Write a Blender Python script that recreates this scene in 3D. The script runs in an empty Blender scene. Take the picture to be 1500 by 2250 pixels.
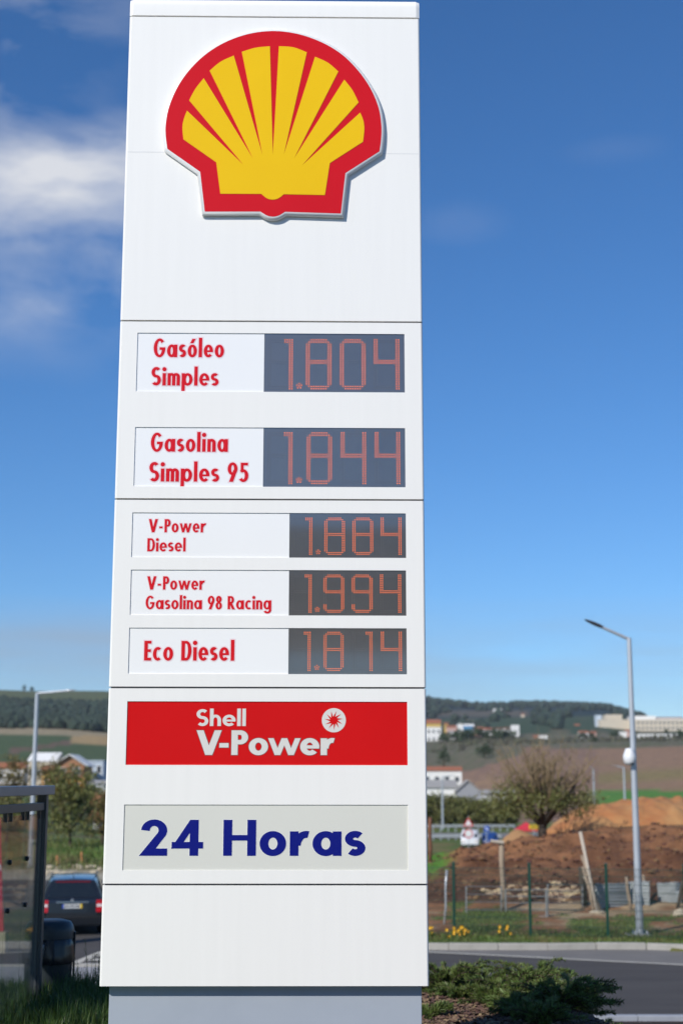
import bpy, bmesh, math, random
import numpy as np
from mathutils import Vector, Matrix, noise
from mathutils.geometry import tessellate_polygon

scene = bpy.context.scene
C = scene.collection
R = math.radians
PI = math.pi
rnd = random.Random(7)

# ------------------------------------------------------------------ camera
EYE = 4.0                      # metres above the road
PITCH, ROLL, FPX = R(10.734), R(-0.0645), 3125.0
cam_data = bpy.data.cameras.new('camera')
cam_data.sensor_fit = 'VERTICAL'
cam_data.sensor_height = 36.0
cam_data.lens = 50.0
cam_data.clip_start = 0.05
cam_data.clip_end = 20000
cam_data.dof.use_dof = True
cam_data.dof.focus_distance = 9.2
cam_data.dof.aperture_fstop = 2.0
cam = bpy.data.objects.new('camera', cam_data)
C.objects.link(cam)
cam.matrix_world = Matrix.Translation((0, 0, EYE)) @ Matrix.Rotation(PI / 2 + PITCH, 4, 'X') @ Matrix.Rotation(-ROLL, 4, 'Z')
scene.camera = cam

# ------------------------------------------------------------------ render settings
scene.view_settings.view_transform = 'Standard'
scene.view_settings.look = 'None'
scene.view_settings.gamma = 1.0
scene.view_settings.exposure = 0.0
scene.view_settings.use_curve_mapping = False
scene.render.engine = 'CYCLES'
scene.cycles.use_denoising = True
scene.cycles.max_bounces = 8
scene.cycles.transparent_max_bounces = 16
scene.cycles.volume_bounces = 0
scene.cycles.sample_clamp_indirect = 6.0
scene.cycles.caustics_reflective = False
scene.cycles.caustics_refractive = False

# ------------------------------------------------------------------ sun and sky
SUN_EL, SUN_AZ = R(35.0), R(39.0)          # the sun stands behind the camera, to its left
sun_data = bpy.data.lights.new('sun', 'SUN')
sun_data.energy = 4.5
sun_data.angle = R(0.53)
sun_data.color = (1.0, 0.95, 0.87)
sun = bpy.data.objects.new('sun', sun_data)
C.objects.link(sun)
sun_dir = Vector((math.sin(SUN_AZ) * math.cos(SUN_EL), math.cos(SUN_AZ) * math.cos(SUN_EL), -math.sin(SUN_EL)))
sun.rotation_euler = sun_dir.to_track_quat('-Z', 'Y').to_euler()
sun.location = (-10, -20, 30)


def pix_dir(px, py):
    u, v = (px - 750.0) / FPX, (1125.0 - py) / FPX
    c, s = math.cos(-ROLL), math.sin(-ROLL)
    u, v = u * c - v * s, u * s + v * c
    cp, sp = math.cos(PITCH), math.sin(PITCH)
    return Vector((u, cp - v * sp, sp + v * cp))


def at(px, py, depth):
    """the point seen at a pixel at a known distance along the ground"""
    d = pix_dir(px, py)
    return Vector((0, 0, EYE)) + d * (depth / d.y)


def on(px, py, z=0.0):
    """the point seen at a pixel on the level z"""
    d = pix_dir(px, py)
    return Vector((0, 0, EYE)) + d * ((z - EYE) / d.z)


def build_world():
    w = bpy.data.worlds.new('World')
    scene.world = w
    w.use_nodes = True
    nt = w.node_tree
    nt.nodes.clear()
    N, L = nt.nodes.new, nt.links.new
    out = N('ShaderNodeOutputWorld')
    sky = N('ShaderNodeTexSky')
    sky.sky_type = 'NISHITA'
    sky.sun_disc = False
    sky.sun_elevation = SUN_EL
    sky.sun_rotation = PI + SUN_AZ
    sky.altitude = 100
    sky.air_density = 1.0
    sky.dust_density = 0.1
    sky.ozone_density = 10.0
    bg = N('ShaderNodeBackground')
    bg.inputs['Strength'].default_value = 0.124
    hs = N('ShaderNodeHueSaturation')
    hs.inputs['Saturation'].default_value = 1.07
    L(sky.outputs[0], hs.inputs['Color'])
    L(hs.outputs[0], bg.inputs['Color'])
    # broken cloud: streaky noise on the direction of view, thicker in a few places
    tc = N('ShaderNodeTexCoord')

    def vmath(op, a, b=None):
        n = N('ShaderNodeVectorMath'); n.operation = op
        for k, x in enumerate((a, b)):
            if x is None: continue
            if hasattr(x, 'is_output'): L(x, n.inputs[k])
            else: n.inputs[k].default_value = x
        return n

    def m(op, a, b=0.0, c=0.0, clamp=False):
        n = N('ShaderNodeMath'); n.operation = op; n.use_clamp = clamp
        for k, x in enumerate((a, b, c)):
            if hasattr(x, 'is_output'): L(x, n.inputs[k])
            else: n.inputs[k].default_value = x
        return n.outputs[0]

    d = tc.outputs['Generated']
    mp = N('ShaderNodeMapping'); mp.inputs['Scale'].default_value = (1, 1, 2.2); mp.inputs['Rotation'].default_value = (0, R(-14), 0)
    L(d, mp.inputs['Vector'])
    n1 = N('ShaderNodeTexNoise'); n1.inputs['Scale'].default_value = 8; n1.inputs['Detail'].default_value = 8
    n1.inputs['Roughness'].default_value = 0.55; n1.inputs['Distortion'].default_value = 0.25
    L(mp.outputs[0], n1.inputs['Vector'])
    n2 = N('ShaderNodeTexNoise'); n2.inputs['Scale'].default_value = 2.1; n2.inputs['Detail'].default_value = 2
    L(d, n2.inputs['Vector'])
    cover = m('MULTIPLY', m('SUBTRACT', n2.outputs['Fac'], 0.58), 3.0, clamp=True)
    # cloud banks: (pixel centre, half width, half height in radians, weight)
    banks = [(60, 390, .12, .036, 1.0), (225, 375, .07, .032, .9), (10, 470, .06, .03, .85), (60, 640, .06, .032, .42),
             (225, 590, .035, .045, .42), (1010, 490, .030, .012, .07), (1350, 330, .03, .008, .04)]
    total = cover
    for px, py, hw, hh, wt in banks:
        v = pix_dir(px, py).normalized()
        dv = vmath('SUBTRACT', d, v).outputs[0]
        sc = vmath('MULTIPLY', dv, (1 / hw, 0.0, 1 / hh)).outputs[0]
        ln = vmath('LENGTH', sc).outputs['Value']
        front = m('GREATER_THAN', vmath('DOT_PRODUCT', d, v).outputs['Value'], 0.5)
        blob = m('MULTIPLY', m('SUBTRACT', 1.35, ln, clamp=True), front)
        total = m('MAXIMUM', total, m('MULTIPLY', blob, wt))
    dens = m('MULTIPLY', total, m('MULTIPLY', m('SUBTRACT', n1.outputs['Fac'], 0.34), 3.4, clamp=True))
    # thin level stratus low over the hills
    sep = N('ShaderNodeSeparateXYZ'); L(d, sep.inputs[0])
    n3 = N('ShaderNodeTexNoise'); n3.inputs['Scale'].default_value = 3.0; n3.inputs['Detail'].default_value = 4
    mp3 = N('ShaderNodeMapping'); mp3.inputs['Scale'].default_value = (1, 1, 9); L(d, mp3.inputs['Vector']); L(mp3.outputs[0], n3.inputs['Vector'])
    low = m('SUBTRACT', 1.0, m('MULTIPLY', m('ABSOLUTE', m('SUBTRACT', sep.outputs['Z'], 0.085)), 24.0), clamp=True)
    lowc = m('MULTIPLY', low, m('MULTIPLY', m('SUBTRACT', n3.outputs['Fac'], 0.30), 2.6, clamp=True))
    fac = m('MULTIPLY', dens, 0.95, clamp=True)
    cb = N('ShaderNodeBackground')
    cb.inputs['Color'].default_value = (0.78, 0.80, 0.85, 1)
    cb.inputs['Strength'].default_value = 0.95
    sb = N('ShaderNodeBackground')                 # stratus seen edge on: greyer
    sb.inputs['Color'].default_value = (0.50, 0.58, 0.70, 1)
    sb.inputs['Strength'].default_value = 0.70
    mx0 = N('ShaderNodeMixShader')
    L(m('MULTIPLY', lowc, 0.85, clamp=True), mx0.inputs[0]); L(bg.outputs[0], mx0.inputs[1]); L(sb.outputs[0], mx0.inputs[2])
    mix = N('ShaderNodeMixShader')
    L(fac, mix.inputs[0]); L(mx0.outputs[0], mix.inputs[1]); L(cb.outputs[0], mix.inputs[2])
    L(mix.outputs[0], out.inputs['Surface'])


build_world()

# ================================================================== helpers
MATS = {}


def pmat(name, c1, c2=None, scale=4.0, rough=0.6, metal=0.0, spec=0.5, bump=0.0, bscale=None, coat=0.0, detail=5, emit=None, es=0.0,
         island=0.0, trans=0.0, ior=None, contrast=1.0, stretch=(1, 1, 1), crough=0.06):
    """procedural principled material: two colours through noise, optional bump, per-island tint"""
    if name in MATS:
        return MATS[name]
    m = bpy.data.materials.new(name)
    MATS[name] = m
    m.use_nodes = True
    nt = m.node_tree
    N, L = nt.nodes.new, nt.links.new
    b = nt.nodes['Principled BSDF']
    c2 = c2 or tuple(x * 0.85 for x in c1)
    tc = N('ShaderNodeTexCoord')
    mp = N('ShaderNodeMapping'); mp.inputs['Scale'].default_value = stretch
    L(tc.outputs['Object'], mp.inputs['Vector'])
    nz = N('ShaderNodeTexNoise')
    nz.inputs['Scale'].default_value = scale
    nz.inputs['Detail'].default_value = detail
    nz.inputs['Roughness'].default_value = 0.6
    L(mp.outputs[0], nz.inputs['Vector'])
    mr = N('ShaderNodeMapRange')
    mr.inputs['From Min'].default_value = 0.5 - 0.22 / contrast
    mr.inputs['From Max'].default_value = 0.5 + 0.22 / contrast
    L(nz.outputs['Fac'], mr.inputs['Value'])
    mx = N('ShaderNodeMix'); mx.data_type = 'RGBA'
    mx.inputs[6].default_value = (*c1, 1); mx.inputs[7].default_value = (*c2, 1)
    L(mr.outputs[0], mx.inputs[0])
    col = mx.outputs[2]
    if island:
        g = N('ShaderNodeNewGeometry')
        m2 = N('ShaderNodeMapRange'); m2.inputs['To Min'].default_value = 1 - island; m2.inputs['To Max'].default_value = 1 + island
        L(g.outputs['Random Per Island'], m2.inputs['Value'])
        hs = N('ShaderNodeHueSaturation'); L(m2.outputs[0], hs.inputs['Value'])
        m3 = N('ShaderNodeMapRange'); m3.inputs['To Min'].default_value = 0.5 - island * .06; m3.inputs['To Max'].default_value = 0.5 + island * .06
        L(g.outputs['Random Per Island'], m3.inputs['Value']); L(m3.outputs[0], hs.inputs['Hue'])
        L(col, hs.inputs['Color']); col = hs.outputs[0]
    L(col, b.inputs['Base Color'])
    b.inputs['Roughness'].default_value = rough
    b.inputs['Metallic'].default_value = metal
    b.inputs['Specular IOR Level'].default_value = spec
    if ior: b.inputs['IOR'].default_value = ior
    if coat:
        b.inputs['Coat Weight'].default_value = coat; b.inputs['Coat Roughness'].default_value = crough; b.inputs['Coat IOR'].default_value = 1.5 if crough < .2 else 1.7
    if emit:
        b.inputs['Emission Color'].default_value = (*emit, 1); b.inputs['Emission Strength'].default_value = es
    if bump:
        nb = N('ShaderNodeTexNoise'); nb.inputs['Scale'].default_value = bscale or scale * 6; nb.inputs['Detail'].default_value = 4
        L(mp.outputs[0], nb.inputs['Vector'])
        bp = N('ShaderNodeBump'); bp.inputs['Strength'].default_value = bump; bp.inputs['Distance'].default_value = 0.02
        L(nb.outputs['Fac'], bp.inputs['Height']); L(bp.outputs[0], b.inputs['Normal'])
    if trans:
        tr = N('ShaderNodeBsdfTranslucent'); L(col, tr.inputs['Color'])
        ms = N('ShaderNodeMixShader'); ms.inputs[0].default_value = trans
        out = nt.nodes['Material Output']
        L(b.outputs[0], ms.inputs[1]); L(tr.outputs[0], ms.inputs[2]); L(ms.outputs[0], out.inputs['Surface'])
    return m


def glass_mat(name, tint=(0.9, 0.95, 0.93), dirt=0.10, refl=0.12):
    if name in MATS: return MATS[name]
    m = bpy.data.materials.new(name); MATS[name] = m; m.use_nodes = True
    nt = m.node_tree; N, L = nt.nodes.new, nt.links.new
    out = nt.nodes['Material Output']; nt.nodes.remove(nt.nodes['Principled BSDF'])
    t = N('ShaderNodeBsdfTransparent'); t.inputs[0].default_value = (*tint, 1)
    g = N('ShaderNodeBsdfGlossy'); g.inputs['Roughness'].default_value = 0.02
    d = N('ShaderNodeBsdfDiffuse'); d.inputs[0].default_value = (0.5, 0.5, 0.5, 1)
    fr = N('ShaderNodeFresnel'); fr.inputs[0].default_value = 1.5
    mu = N('ShaderNodeMath'); mu.operation = 'MULTIPLY_ADD'; mu.inputs[1].default_value = .55; mu.inputs[2].default_value = refl
    L(fr.outputs[0], mu.inputs[0])
    m1 = N('ShaderNodeMixShader'); L(mu.outputs[0], m1.inputs[0]); L(t.outputs[0], m1.inputs[1]); L(g.outputs[0], m1.inputs[2])
    m2 = N('ShaderNodeMixShader')
    nz = N('ShaderNodeTexNoise'); nz.inputs['Scale'].default_value = 5; nz.inputs['Detail'].default_value = 6
    tc = N('ShaderNodeTexCoord'); L(tc.outputs['Object'], nz.inputs['Vector'])
    k = N('ShaderNodeMath'); k.operation = 'MULTIPLY'; k.inputs[1].default_value = dirt * 2; L(nz.outputs['Fac'], k.inputs[0])
    L(k.outputs[0], m2.inputs[0]); L(m1.outputs[0], m2.inputs[1]); L(d.outputs[0], m2.inputs[2])
    L(m2.outputs[0], out.inputs['Surface'])
    return m


def vcol_mat(name, rough=0.9, scale=0.3, amount=0.35, bump=0.4, bscale=3.0, fine=6.0):
    """ground that takes its own colour (crop, soil, grass) from the mesh and breaks it up with noise"""
    m = bpy.data.materials.new(name); m.use_nodes = True
    nt = m.node_tree; N, L = nt.nodes.new, nt.links.new
    b = nt.nodes['Principled BSDF']
    at_ = N('ShaderNodeAttribute'); at_.attribute_name = 'soil'
    tc = N('ShaderNodeTexCoord')
    fac = None
    for sc in (scale, fine):
        nz = N('ShaderNodeTexNoise'); nz.inputs['Scale'].default_value = sc; nz.inputs['Detail'].default_value = 6
        nz.inputs['Roughness'].default_value = 0.65
        L(tc.outputs['Object'], nz.inputs['Vector'])
        mr = N('ShaderNodeMapRange'); mr.inputs['From Min'].default_value = .3; mr.inputs['From Max'].default_value = .7
        mr.inputs['To Min'].default_value = 1 - amount; mr.inputs['To Max'].default_value = 1 + amount
        L(nz.outputs['Fac'], mr.inputs['Value'])
        if fac is None: fac = mr.outputs[0]
        else:
            mm = N('ShaderNodeMath'); mm.operation = 'MULTIPLY'; L(fac, mm.inputs[0]); L(mr.outputs[0], mm.inputs[1]); fac = mm.outputs[0]
    vm = N('ShaderNodeVectorMath'); vm.operation = 'SCALE'
    L(at_.outputs['Color'], vm.inputs[0]); L(fac, vm.inputs['Scale'])
    L(vm.outputs[0], b.inputs['Base Color'])
    b.inputs['Roughness'].default_value = rough
    b.inputs['Specular IOR Level'].default_value = 0.15
    if bump:
        nb = N('ShaderNodeTexNoise'); nb.inputs['Scale'].default_value = bscale; nb.inputs['Detail'].default_value = 6
        L(tc.outputs['Object'], nb.inputs['Vector'])
        bp = N('ShaderNodeBump'); bp.inputs['Strength'].default_value = bump; bp.inputs['Distance'].default_value = 0.12
        L(nb.outputs['Fac'], bp.inputs['Height']); L(bp.outputs[0], b.inputs['Normal'])
    return m


class MB:
    """collects shapes, builds ONE mesh object"""
    def __init__(self):
        self.v, self.f = [], []

    def add(self, vs, fs):
        o = len(self.v)
        self.v += [tuple(p) for p in vs]
        self.f += [tuple(i + o for i in f) for f in fs]
        return self

    def box(self, x0, x1, y0, y1, z0, z1, M=None):
        vs = [Vector(p) for p in ((x0, y0, z0), (x1, y0, z0), (x1, y1, z0), (x0, y1, z0), (x0, y0, z1), (x1, y0, z1), (x1, y1, z1), (x0, y1, z1))]
        if M: vs = [M @ p for p in vs]
        return self.add(vs, [(0, 3, 2, 1), (4, 5, 6, 7), (0, 1, 5, 4), (1, 2, 6, 5), (2, 3, 7, 6), (3, 0, 4, 7)])

    def bbox(self, x0, x1, y0, y1, z0, z1, r=0.01, M=None):
        """box with chamfered edges"""
        bm = bmesh.new()
        bmesh.ops.create_cube(bm, size=1)
        for p in bm.verts:
            p.co = Vector(((x0 + x1) / 2 + p.co.x * (x1 - x0), (y0 + y1) / 2 + p.co.y * (y1 - y0), (z0 + z1) / 2 + p.co.z * (z1 - z0)))
        bmesh.ops.bevel(bm, geom=bm.edges[:], offset=r, segments=2, affect='EDGES', profile=0.5)
        bm.verts.index_update()
        vs = [(M @ p.co if M else p.co.copy()) for p in bm.verts]
        fs = [[q.index for q in f.verts] for f in bm.faces]
        bm.free()
        return self.add(vs, fs)

    def tube(self, path, rad, n=10, cap=True):
        path = [Vector(p) for p in path]
        if not hasattr(rad, '__len__'): rad = [rad] * len(path)
        o = len(self.v)
        up = Vector((0, 0, 1))
        prev = None
        for i, p in enumerate(path):
            t = (path[min(i + 1, len(path) - 1)] - path[max(i - 1, 0)]).normalized()
            if prev is None:
                a = t.cross(up)
                if a.length < 1e-3: a = t.cross(Vector((1, 0, 0)))
            else:
                a = prev - t * prev.dot(t)
            a.normalize(); prev = a
            b = t.cross(a)
            for k in range(n):
                w = 2 * PI * k / n
                self.v.append(tuple(p + (a * math.cos(w) + b * math.sin(w)) * rad[i]))
        for i in range(len(path) - 1):
            for k in range(n):
                q, r_ = o + i * n, o + (i + 1) * n
                self.f.append((q + k, q + (k + 1) % n, r_ + (k + 1) % n, r_ + k))
        if cap:
            self.f.append(tuple(o + k for k in reversed(range(n))))
            self.f.append(tuple(o + (len(path) - 1) * n + k for k in range(n)))
        return self

    def lathe(self, prof, n=24, c=(0, 0, 0), sx=1.0, sy=1.0):
        o = len(self.v)
        for r, z in prof:
            for k in range(n):
                w = 2 * PI * k / n
                self.v.append((c[0] + r * sx * math.cos(w), c[1] + r * sy * math.sin(w), c[2] + z))
        for i in range(len(prof) - 1):
            for k in range(n):
                q, r_ = o + i * n, o + (i + 1) * n
                self.f.append((q + k, q + (k + 1) % n, r_ + (k + 1) % n, r_ + k))
        self.f.append(tuple(o + k for k in reversed(range(n))))
        self.f.append(tuple(o + (len(prof) - 1) * n + k for k in range(n)))
        return self

    def prism(self, pts, axis, a, b):
        """closed outline pts (2D) extruded along 'x','y' or 'z' from a to b"""
        n = len(pts)
        def w(p, t):
            return {'x': (t, p[0], p[1]), 'y': (p[0], t, p[1]), 'z': (p[0], p[1], t)}[axis]
        o = len(self.v)
        self.v += [w(p, a) for p in pts] + [w(p, b) for p in pts]
        tri = tessellate_polygon([[Vector((p[0], p[1], 0)) for p in pts]])
        for t in tri:
            self.f.append(tuple(o + i for i in t)); self.f.append(tuple(o + n + i for i in reversed(t)))
        for i in range(n):
            j = (i + 1) % n
            self.f.append((o + i, o + j, o + n + j, o + n + i))
        return self

    def build(self, name, mat, parent=None, smooth=False, loc=None, fix=True):
        me = bpy.data.meshes.new(name)
        me.from_pydata(self.v, [], self.f)
        if fix:
            bm = bmesh.new(); bm.from_mesh(me)
            bmesh.ops.recalc_face_normals(bm, faces=bm.faces[:])
            bm.to_mesh(me); bm.free()
        me.materials.append(mat)
        if smooth:
            me.polygons.foreach_set('use_smooth', [True] * len(me.polygons))
        o = bpy.data.objects.new(name, me)
        C.objects.link(o)
        if parent: o.parent = parent
        if loc is not None: o.location = loc
        return o


def smooth_angle(o, deg=35):
    me = o.data
    me.polygons.foreach_set('use_smooth', [True] * len(me.polygons))
    me.set_sharp_from_angle(angle=R(deg))
    return o


def tag(o, label=None, cat=None, group=None, kind=None):
    if label: o['label'] = label
    if cat: o['category'] = cat
    if group: o['group'] = group
    if kind: o['kind'] = kind
    return o


def thing(name, label, cat, loc, rz=0.0, group=None):
    o = bpy.data.objects.new(name, None)
    o.empty_display_size = 0.2
    C.objects.link(o)
    o.location = loc
    o.rotation_euler = (0, 0, rz)
    return tag(o, label, cat, group)


def copy_tree(o, parent=None):
    c = o.copy(); C.objects.link(c); c.parent = parent
    for ch in list(o.children): copy_tree(ch, c)
    return c


def lerp(a, b, t): return a + (b - a) * t


def interp(x, xs, ys): return float(np.interp(x, xs, ys))


def smoothstep(a, b, x):
    t = max(0.0, min(1.0, (x - a) / (b - a)))
    return t * t * (3 - 2 * t)

# ================================================================== the price sign
SIGN_Z = 2.0
SX, SY, SYAW = -0.465, 9.03, R(0.7585)
sign = thing('fuel_price_sign', 'tall white fuel price pylon with a red and yellow scallop shell emblem', 'sign', (SX, SY, SIGN_Z), SYAW)
_ca, _sa = math.cos(SYAW), math.sin(SYAW)


def S(px, py):
    """pixel -> (x, z) on the front face of the sign, in the sign's own frame"""
    d = pix_dir(px, py)
    # the face: points (SX,SY)+s*(ca,sa); normal (-sa,ca)
    n = Vector((-_sa, _ca, 0))
    t = (n.x * SX + n.y * SY) / (n.x * d.x + n.y * d.y)
    p = Vector((0, 0, EYE)) + d * t
    return ((p.x - SX) * _ca + (p.y - SY) * _sa, p.z - SIGN_Z)


white_panel = pmat('white_painted_panel', (0.82, 0.81, 0.775), (0.797, 0.787, 0.752), 2.5, rough=0.5, spec=0.3, stretch=(7, 7, .35), bump=.012, bscale=2.0)
grey_plinth = pmat('grey_painted_plinth', (0.36, 0.40, 0.46), (0.33, 0.37, 0.43), 3, rough=0.5)
dark_gap = pmat('dark_core', (0.10, 0.10, 0.11), rough=0.7)
plate_white = pmat('white_acrylic', (0.85, 0.85, 0.835), (0.83, 0.83, 0.815), 1.2, rough=0.12, spec=0.5, stretch=(1, 1, .4))
plate_cream = pmat('cream_acrylic', (0.66, 0.66, 0.60), (0.64, 0.64, 0.58), 1.2, rough=0.12, spec=0.5)
plate_red = pmat('red_acrylic', (0.62, 0.003, 0.004), (0.57, 0.002, 0.003), 1.5, rough=0.2, spec=0.2)
ink_red = pmat('red_print', (0.62, 0.005, 0.010), (0.64, 0.016, 0.024), 2.0, rough=0.25, spec=.25)
glow_pink = pmat('pink_glow_rim', (0.82, 0.62, 0.64), (0.82, 0.66, 0.68), 2.0, rough=0.15)
ink_blue = pmat('blue_print', (0.004, 0.008, 0.17), (0.005, 0.010, 0.19), 2.0, rough=0.25, spec=.2)
ink_white = pmat('cream_letter', (0.68, 0.66, 0.62), (0.66, 0.64, 0.60), 2.0, rough=0.25)
ink_edge = pmat('grey_letter_edge', (0.22, 0.06, 0.06), (0.18, 0.06, 0.06), 2.0, rough=0.3)
emb_red = pmat('emblem_red', (0.62, 0.007, 0.010), (0.59, 0.006, 0.009), 1.5, rough=0.25, spec=0.3)
emb_yel = pmat('emblem_yellow', (0.84, 0.52, 0.003), (0.81, 0.49, 0.002), 1.5, rough=0.25, spec=0.25)
emb_rim = pmat('emblem_rim_plastic', (0.72, 0.72, 0.71), (0.68, 0.68, 0.67), 4, rough=0.35)
display_mat = pmat('display_acrylic', (0.046, 0.041, 0.035), (0.060, 0.054, 0.046), 5, rough=0.06, spec=0.5, ior=2.2, coat=1.0, crough=.42)
led_on = pmat('lit_diode', (0.6, 0.1, 0.02), (0.6, 0.1, 0.02), 3, rough=0.4, emit=(1.0, 0.20, 0.045), es=1.3)
led_off = pmat('unlit_diode', (0.16, 0.15, 0.14), (0.14, 0.13, 0.12), 3, rough=0.4)

HW = 1.0                               # half width
DEPTH = 0.42


def avg_rect(x0t, y0t, x1t, y1t, x0b, y0b, x1b, y1b):
    a, b, c, d = S(x0t, y0t), S(x1t, y1t), S(x0b, y0b), S(x1b, y1b)
    return ((a[0] + c[0]) / 2, (b[0] + d[0]) / 2, (c[1] + d[1]) / 2, (a[1] + b[1]) / 2)   # x0,x1,z0,z1


def panel(name, z0, z1, holes=(), top_round=0.0, rec=0.006):
    """a folded sheet panel: rounded vertical edges, rectangular openings with reveals"""
    r = 0.014
    mb = MB()
    xs = sorted({-HW + r, HW - r, *[h[0] for h in holes], *[h[1] for h in holes]})
    zs = sorted({z0, z1, *[h[2] for h in holes], *[h[3] for h in holes]})
    for i in range(len(xs) - 1):
        for j in range(len(zs) - 1):
            cx, cz = (xs[i] + xs[i + 1]) / 2, (zs[j] + zs[j + 1]) / 2
            if any(h[0] < cx < h[1] and h[2] < cz < h[3] for h in holes): continue
            mb.add([(xs[i], 0, zs[j]), (xs[i + 1], 0, zs[j]), (xs[i + 1], 0, zs[j + 1]), (xs[i], 0, zs[j + 1])], [(0, 1, 2, 3)])
    for h in holes:
        x0, x1, a, b = h
        d = rec + 0.004
        mb.add([(x0, 0, a), (x0, 0, b), (x0, d, b), (x0, d, a)], [(0, 1, 2, 3)])
        mb.add([(x1, 0, a), (x1, d, a), (x1, d, b), (x1, 0, b)], [(0, 1, 2, 3)])
        mb.add([(x0, 0, b), (x1, 0, b), (x1, d, b), (x0, d, b)], [(0, 1, 2, 3)])
        mb.add([(x0, 0, a), (x0, d, a), (x1, d, a), (x1, 0, a)], [(0, 1, 2, 3)])
    n = 5
    for s in (-1, 1):
        ring = [(s * (HW - r + r * math.sin(k / n * PI / 2)), r - r * math.cos(k / n * PI / 2)) for k in range(n + 1)]
        ring += [(s * (HW - r + r * math.cos(k / n * PI / 2)), DEPTH - r + r * math.sin(k / n * PI / 2)) for k in range(n + 1)]
        for k in range(len(ring) - 1):
            (xa, ya), (xb, yb) = ring[k], ring[k + 1]
            q = [(xa, ya, z0), (xb, yb, z0), (xb, yb, z1), (xa, ya, z1)]
            mb.add(q, [(0, 1, 2, 3) if s > 0 else (3, 2, 1, 0)])
    mb.add([(-HW + r, DEPTH, z0), (HW - r, DEPTH, z0), (HW - r, DEPTH, z1), (-HW + r, DEPTH, z1)], [(3, 2, 1, 0)])
    out = [(-HW + r, 0), (HW - r, 0), (HW, r), (HW, DEPTH - r), (HW - r, DEPTH), (-HW + r, DEPTH), (-HW, DEPTH - r), (-HW, r)]
    mb.add([(x, y, z1) for x, y in out], [tuple(range(8))])
    mb.add([(x, y, z0) for x, y in out], [tuple(reversed(range(8)))])
    return mb.build(name, white_panel, sign, fix=False)


def zline(pl, pr): return (S(*pl)[1] + S(*pr)[1]) / 2


G_ = 0.0055   # half a joint
zj = [zline((285.3, 35), (920.7, 40.3)), zline((264, 704.7), (927, 707.5)), zline((252, 1095.5), (931.3, 1099.3)),
      zline((238.7, 1510), (935.5, 1511.8)), zline((225.5, 1943), (939, 1944.2)), zline((218.5, 2167), (942.5, 2166.7))]
holes = {
    1: avg_rect(302, 731, 888, 734, 299.5, 860, 889, 862), 2: avg_rect(297, 938, 890, 941, 294, 1068, 890, 1071),
    3: avg_rect(291.4, 1126, 891.4, 1128, 288.6, 1224.4, 891.4, 1225.8), 4: avg_rect(288, 1251.8, 891.4, 1253.2, 285.7, 1351.6, 892.4, 1352.6),
    5: avg_rect(284.2, 1379.4, 892.9, 1380.4, 281.8, 1480.7, 893.4, 1481.4), 6: avg_rect(280.2, 1540.5, 894.4, 1542.4, 276.2, 1680, 894.8, 1682),
    7: avg_rect(273.3, 1767.4, 895.8, 1768.9, 269.3, 1911.9, 896.8, 1912.9)}
MIDS = {1: S(580.5, 797)[0], 2: S(578.7, 1005)[0], 3: S(636, 1176)[0], 4: S(635, 1302)[0], 5: S(634, 1430)[0]}

panel('logo_panel', zj[1] + G_, zj[0] - G_)
panel('price_panel', zj[2] + G_, zj[1] - G_, [holes[1], holes[2]])
panel('price_panel', zj[3] + G_, zj[2] - G_, [holes[3], holes[4], holes[5]])
panel('brand_panel', zj[4] + G_, zj[3] - G_, [holes[6], holes[7]])
panel('base_panel', zj[5], zj[4] - G_)
# seam half way up the logo panel
sm = MB(); zs_ = S(600, 336)[1]
sm.box(-HW + .016, HW - .016, -0.0006, 0.004, zs_ - 0.0014, zs_ + 0.0014)
sm.build('panel_seam', pmat('seam_grey', (0.62, 0.63, 0.64), rough=.6), sign)
# rounded top cap
zt = S(600, 6)[1] + .045
mb = MB()
prof = []
nseg = 8
hcap = zt - zj[0] - G_
rr = 0.07
y_front = [(0.0, zj[0] + G_)] + [(rr - rr * math.cos(k / nseg * PI / 2), zt - min(rr, hcap) + min(rr, hcap) * math.sin(k / nseg * PI / 2)) for k in range(nseg + 1)]
pts = y_front + [(DEPTH - y, z) for y, z in reversed(y_front)]
mb.prism(pts, 'x', -HW + .022, HW - .022)
for s in (-1, 1):
    inner = pts
    outer = [(0.01 + y * (DEPTH - .02) / DEPTH, min(z, zt - 0.022)) for y, z in pts]
    n = len(pts)
    mb.add([(s * (HW - .022), y, z) for y, z in inner] + [(s * HW, y, z) for y, z in outer],
           [(k, (k + 1) % n, n + (k + 1) % n, n + k) for k in range(n)] + [tuple(range(n, 2 * n))])
smooth_angle(mb.build('top_cap', white_panel, sign), 40)
# dark core behind the joints, plinth below
MB().box(-HW + .012, HW - .012, .02, DEPTH - .02, zj[5] + .05, zj[0] + .02).build('inner_core', dark_gap, sign)
pl = MB()
px0, px1 = S(235.5, 2215)[0], S(928, 2215)[0]
pl.bbox(px0, px1, .075, DEPTH - .06, -0.25, zj[5] + 0.03, 0.004)
pl.build('plinth', grey_plinth, sign)

# -------------------------------------------------- lettering: geometric strokes
def rect(x0, y0, x1, y1): return [('p', [(x0, y0), (x1, y0), (x1, y1), (x0, y1)])]
def para(x0, y0, x1, y1, w): return [('p', [(x0 - w / 2, y0), (x0 + w / 2, y0), (x1 + w / 2, y1), (x1 - w / 2, y1)])]


def ring(cx, cy, rx, ry, wx, wy, a0=0, a1=360):
    n = max(6, int(abs(a1 - a0) / 7.5))
    o, i = [], []
    for k in range(n + 1):
        a = R(a0 + (a1 - a0) * k / n)
        o.append((cx + rx * math.cos(a), cy + ry * math.sin(a)))
        i.append((cx + (rx - wx) * math.cos(a), cy + (ry - wy) * math.sin(a)))
    return [('s', o, i)]


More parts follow.
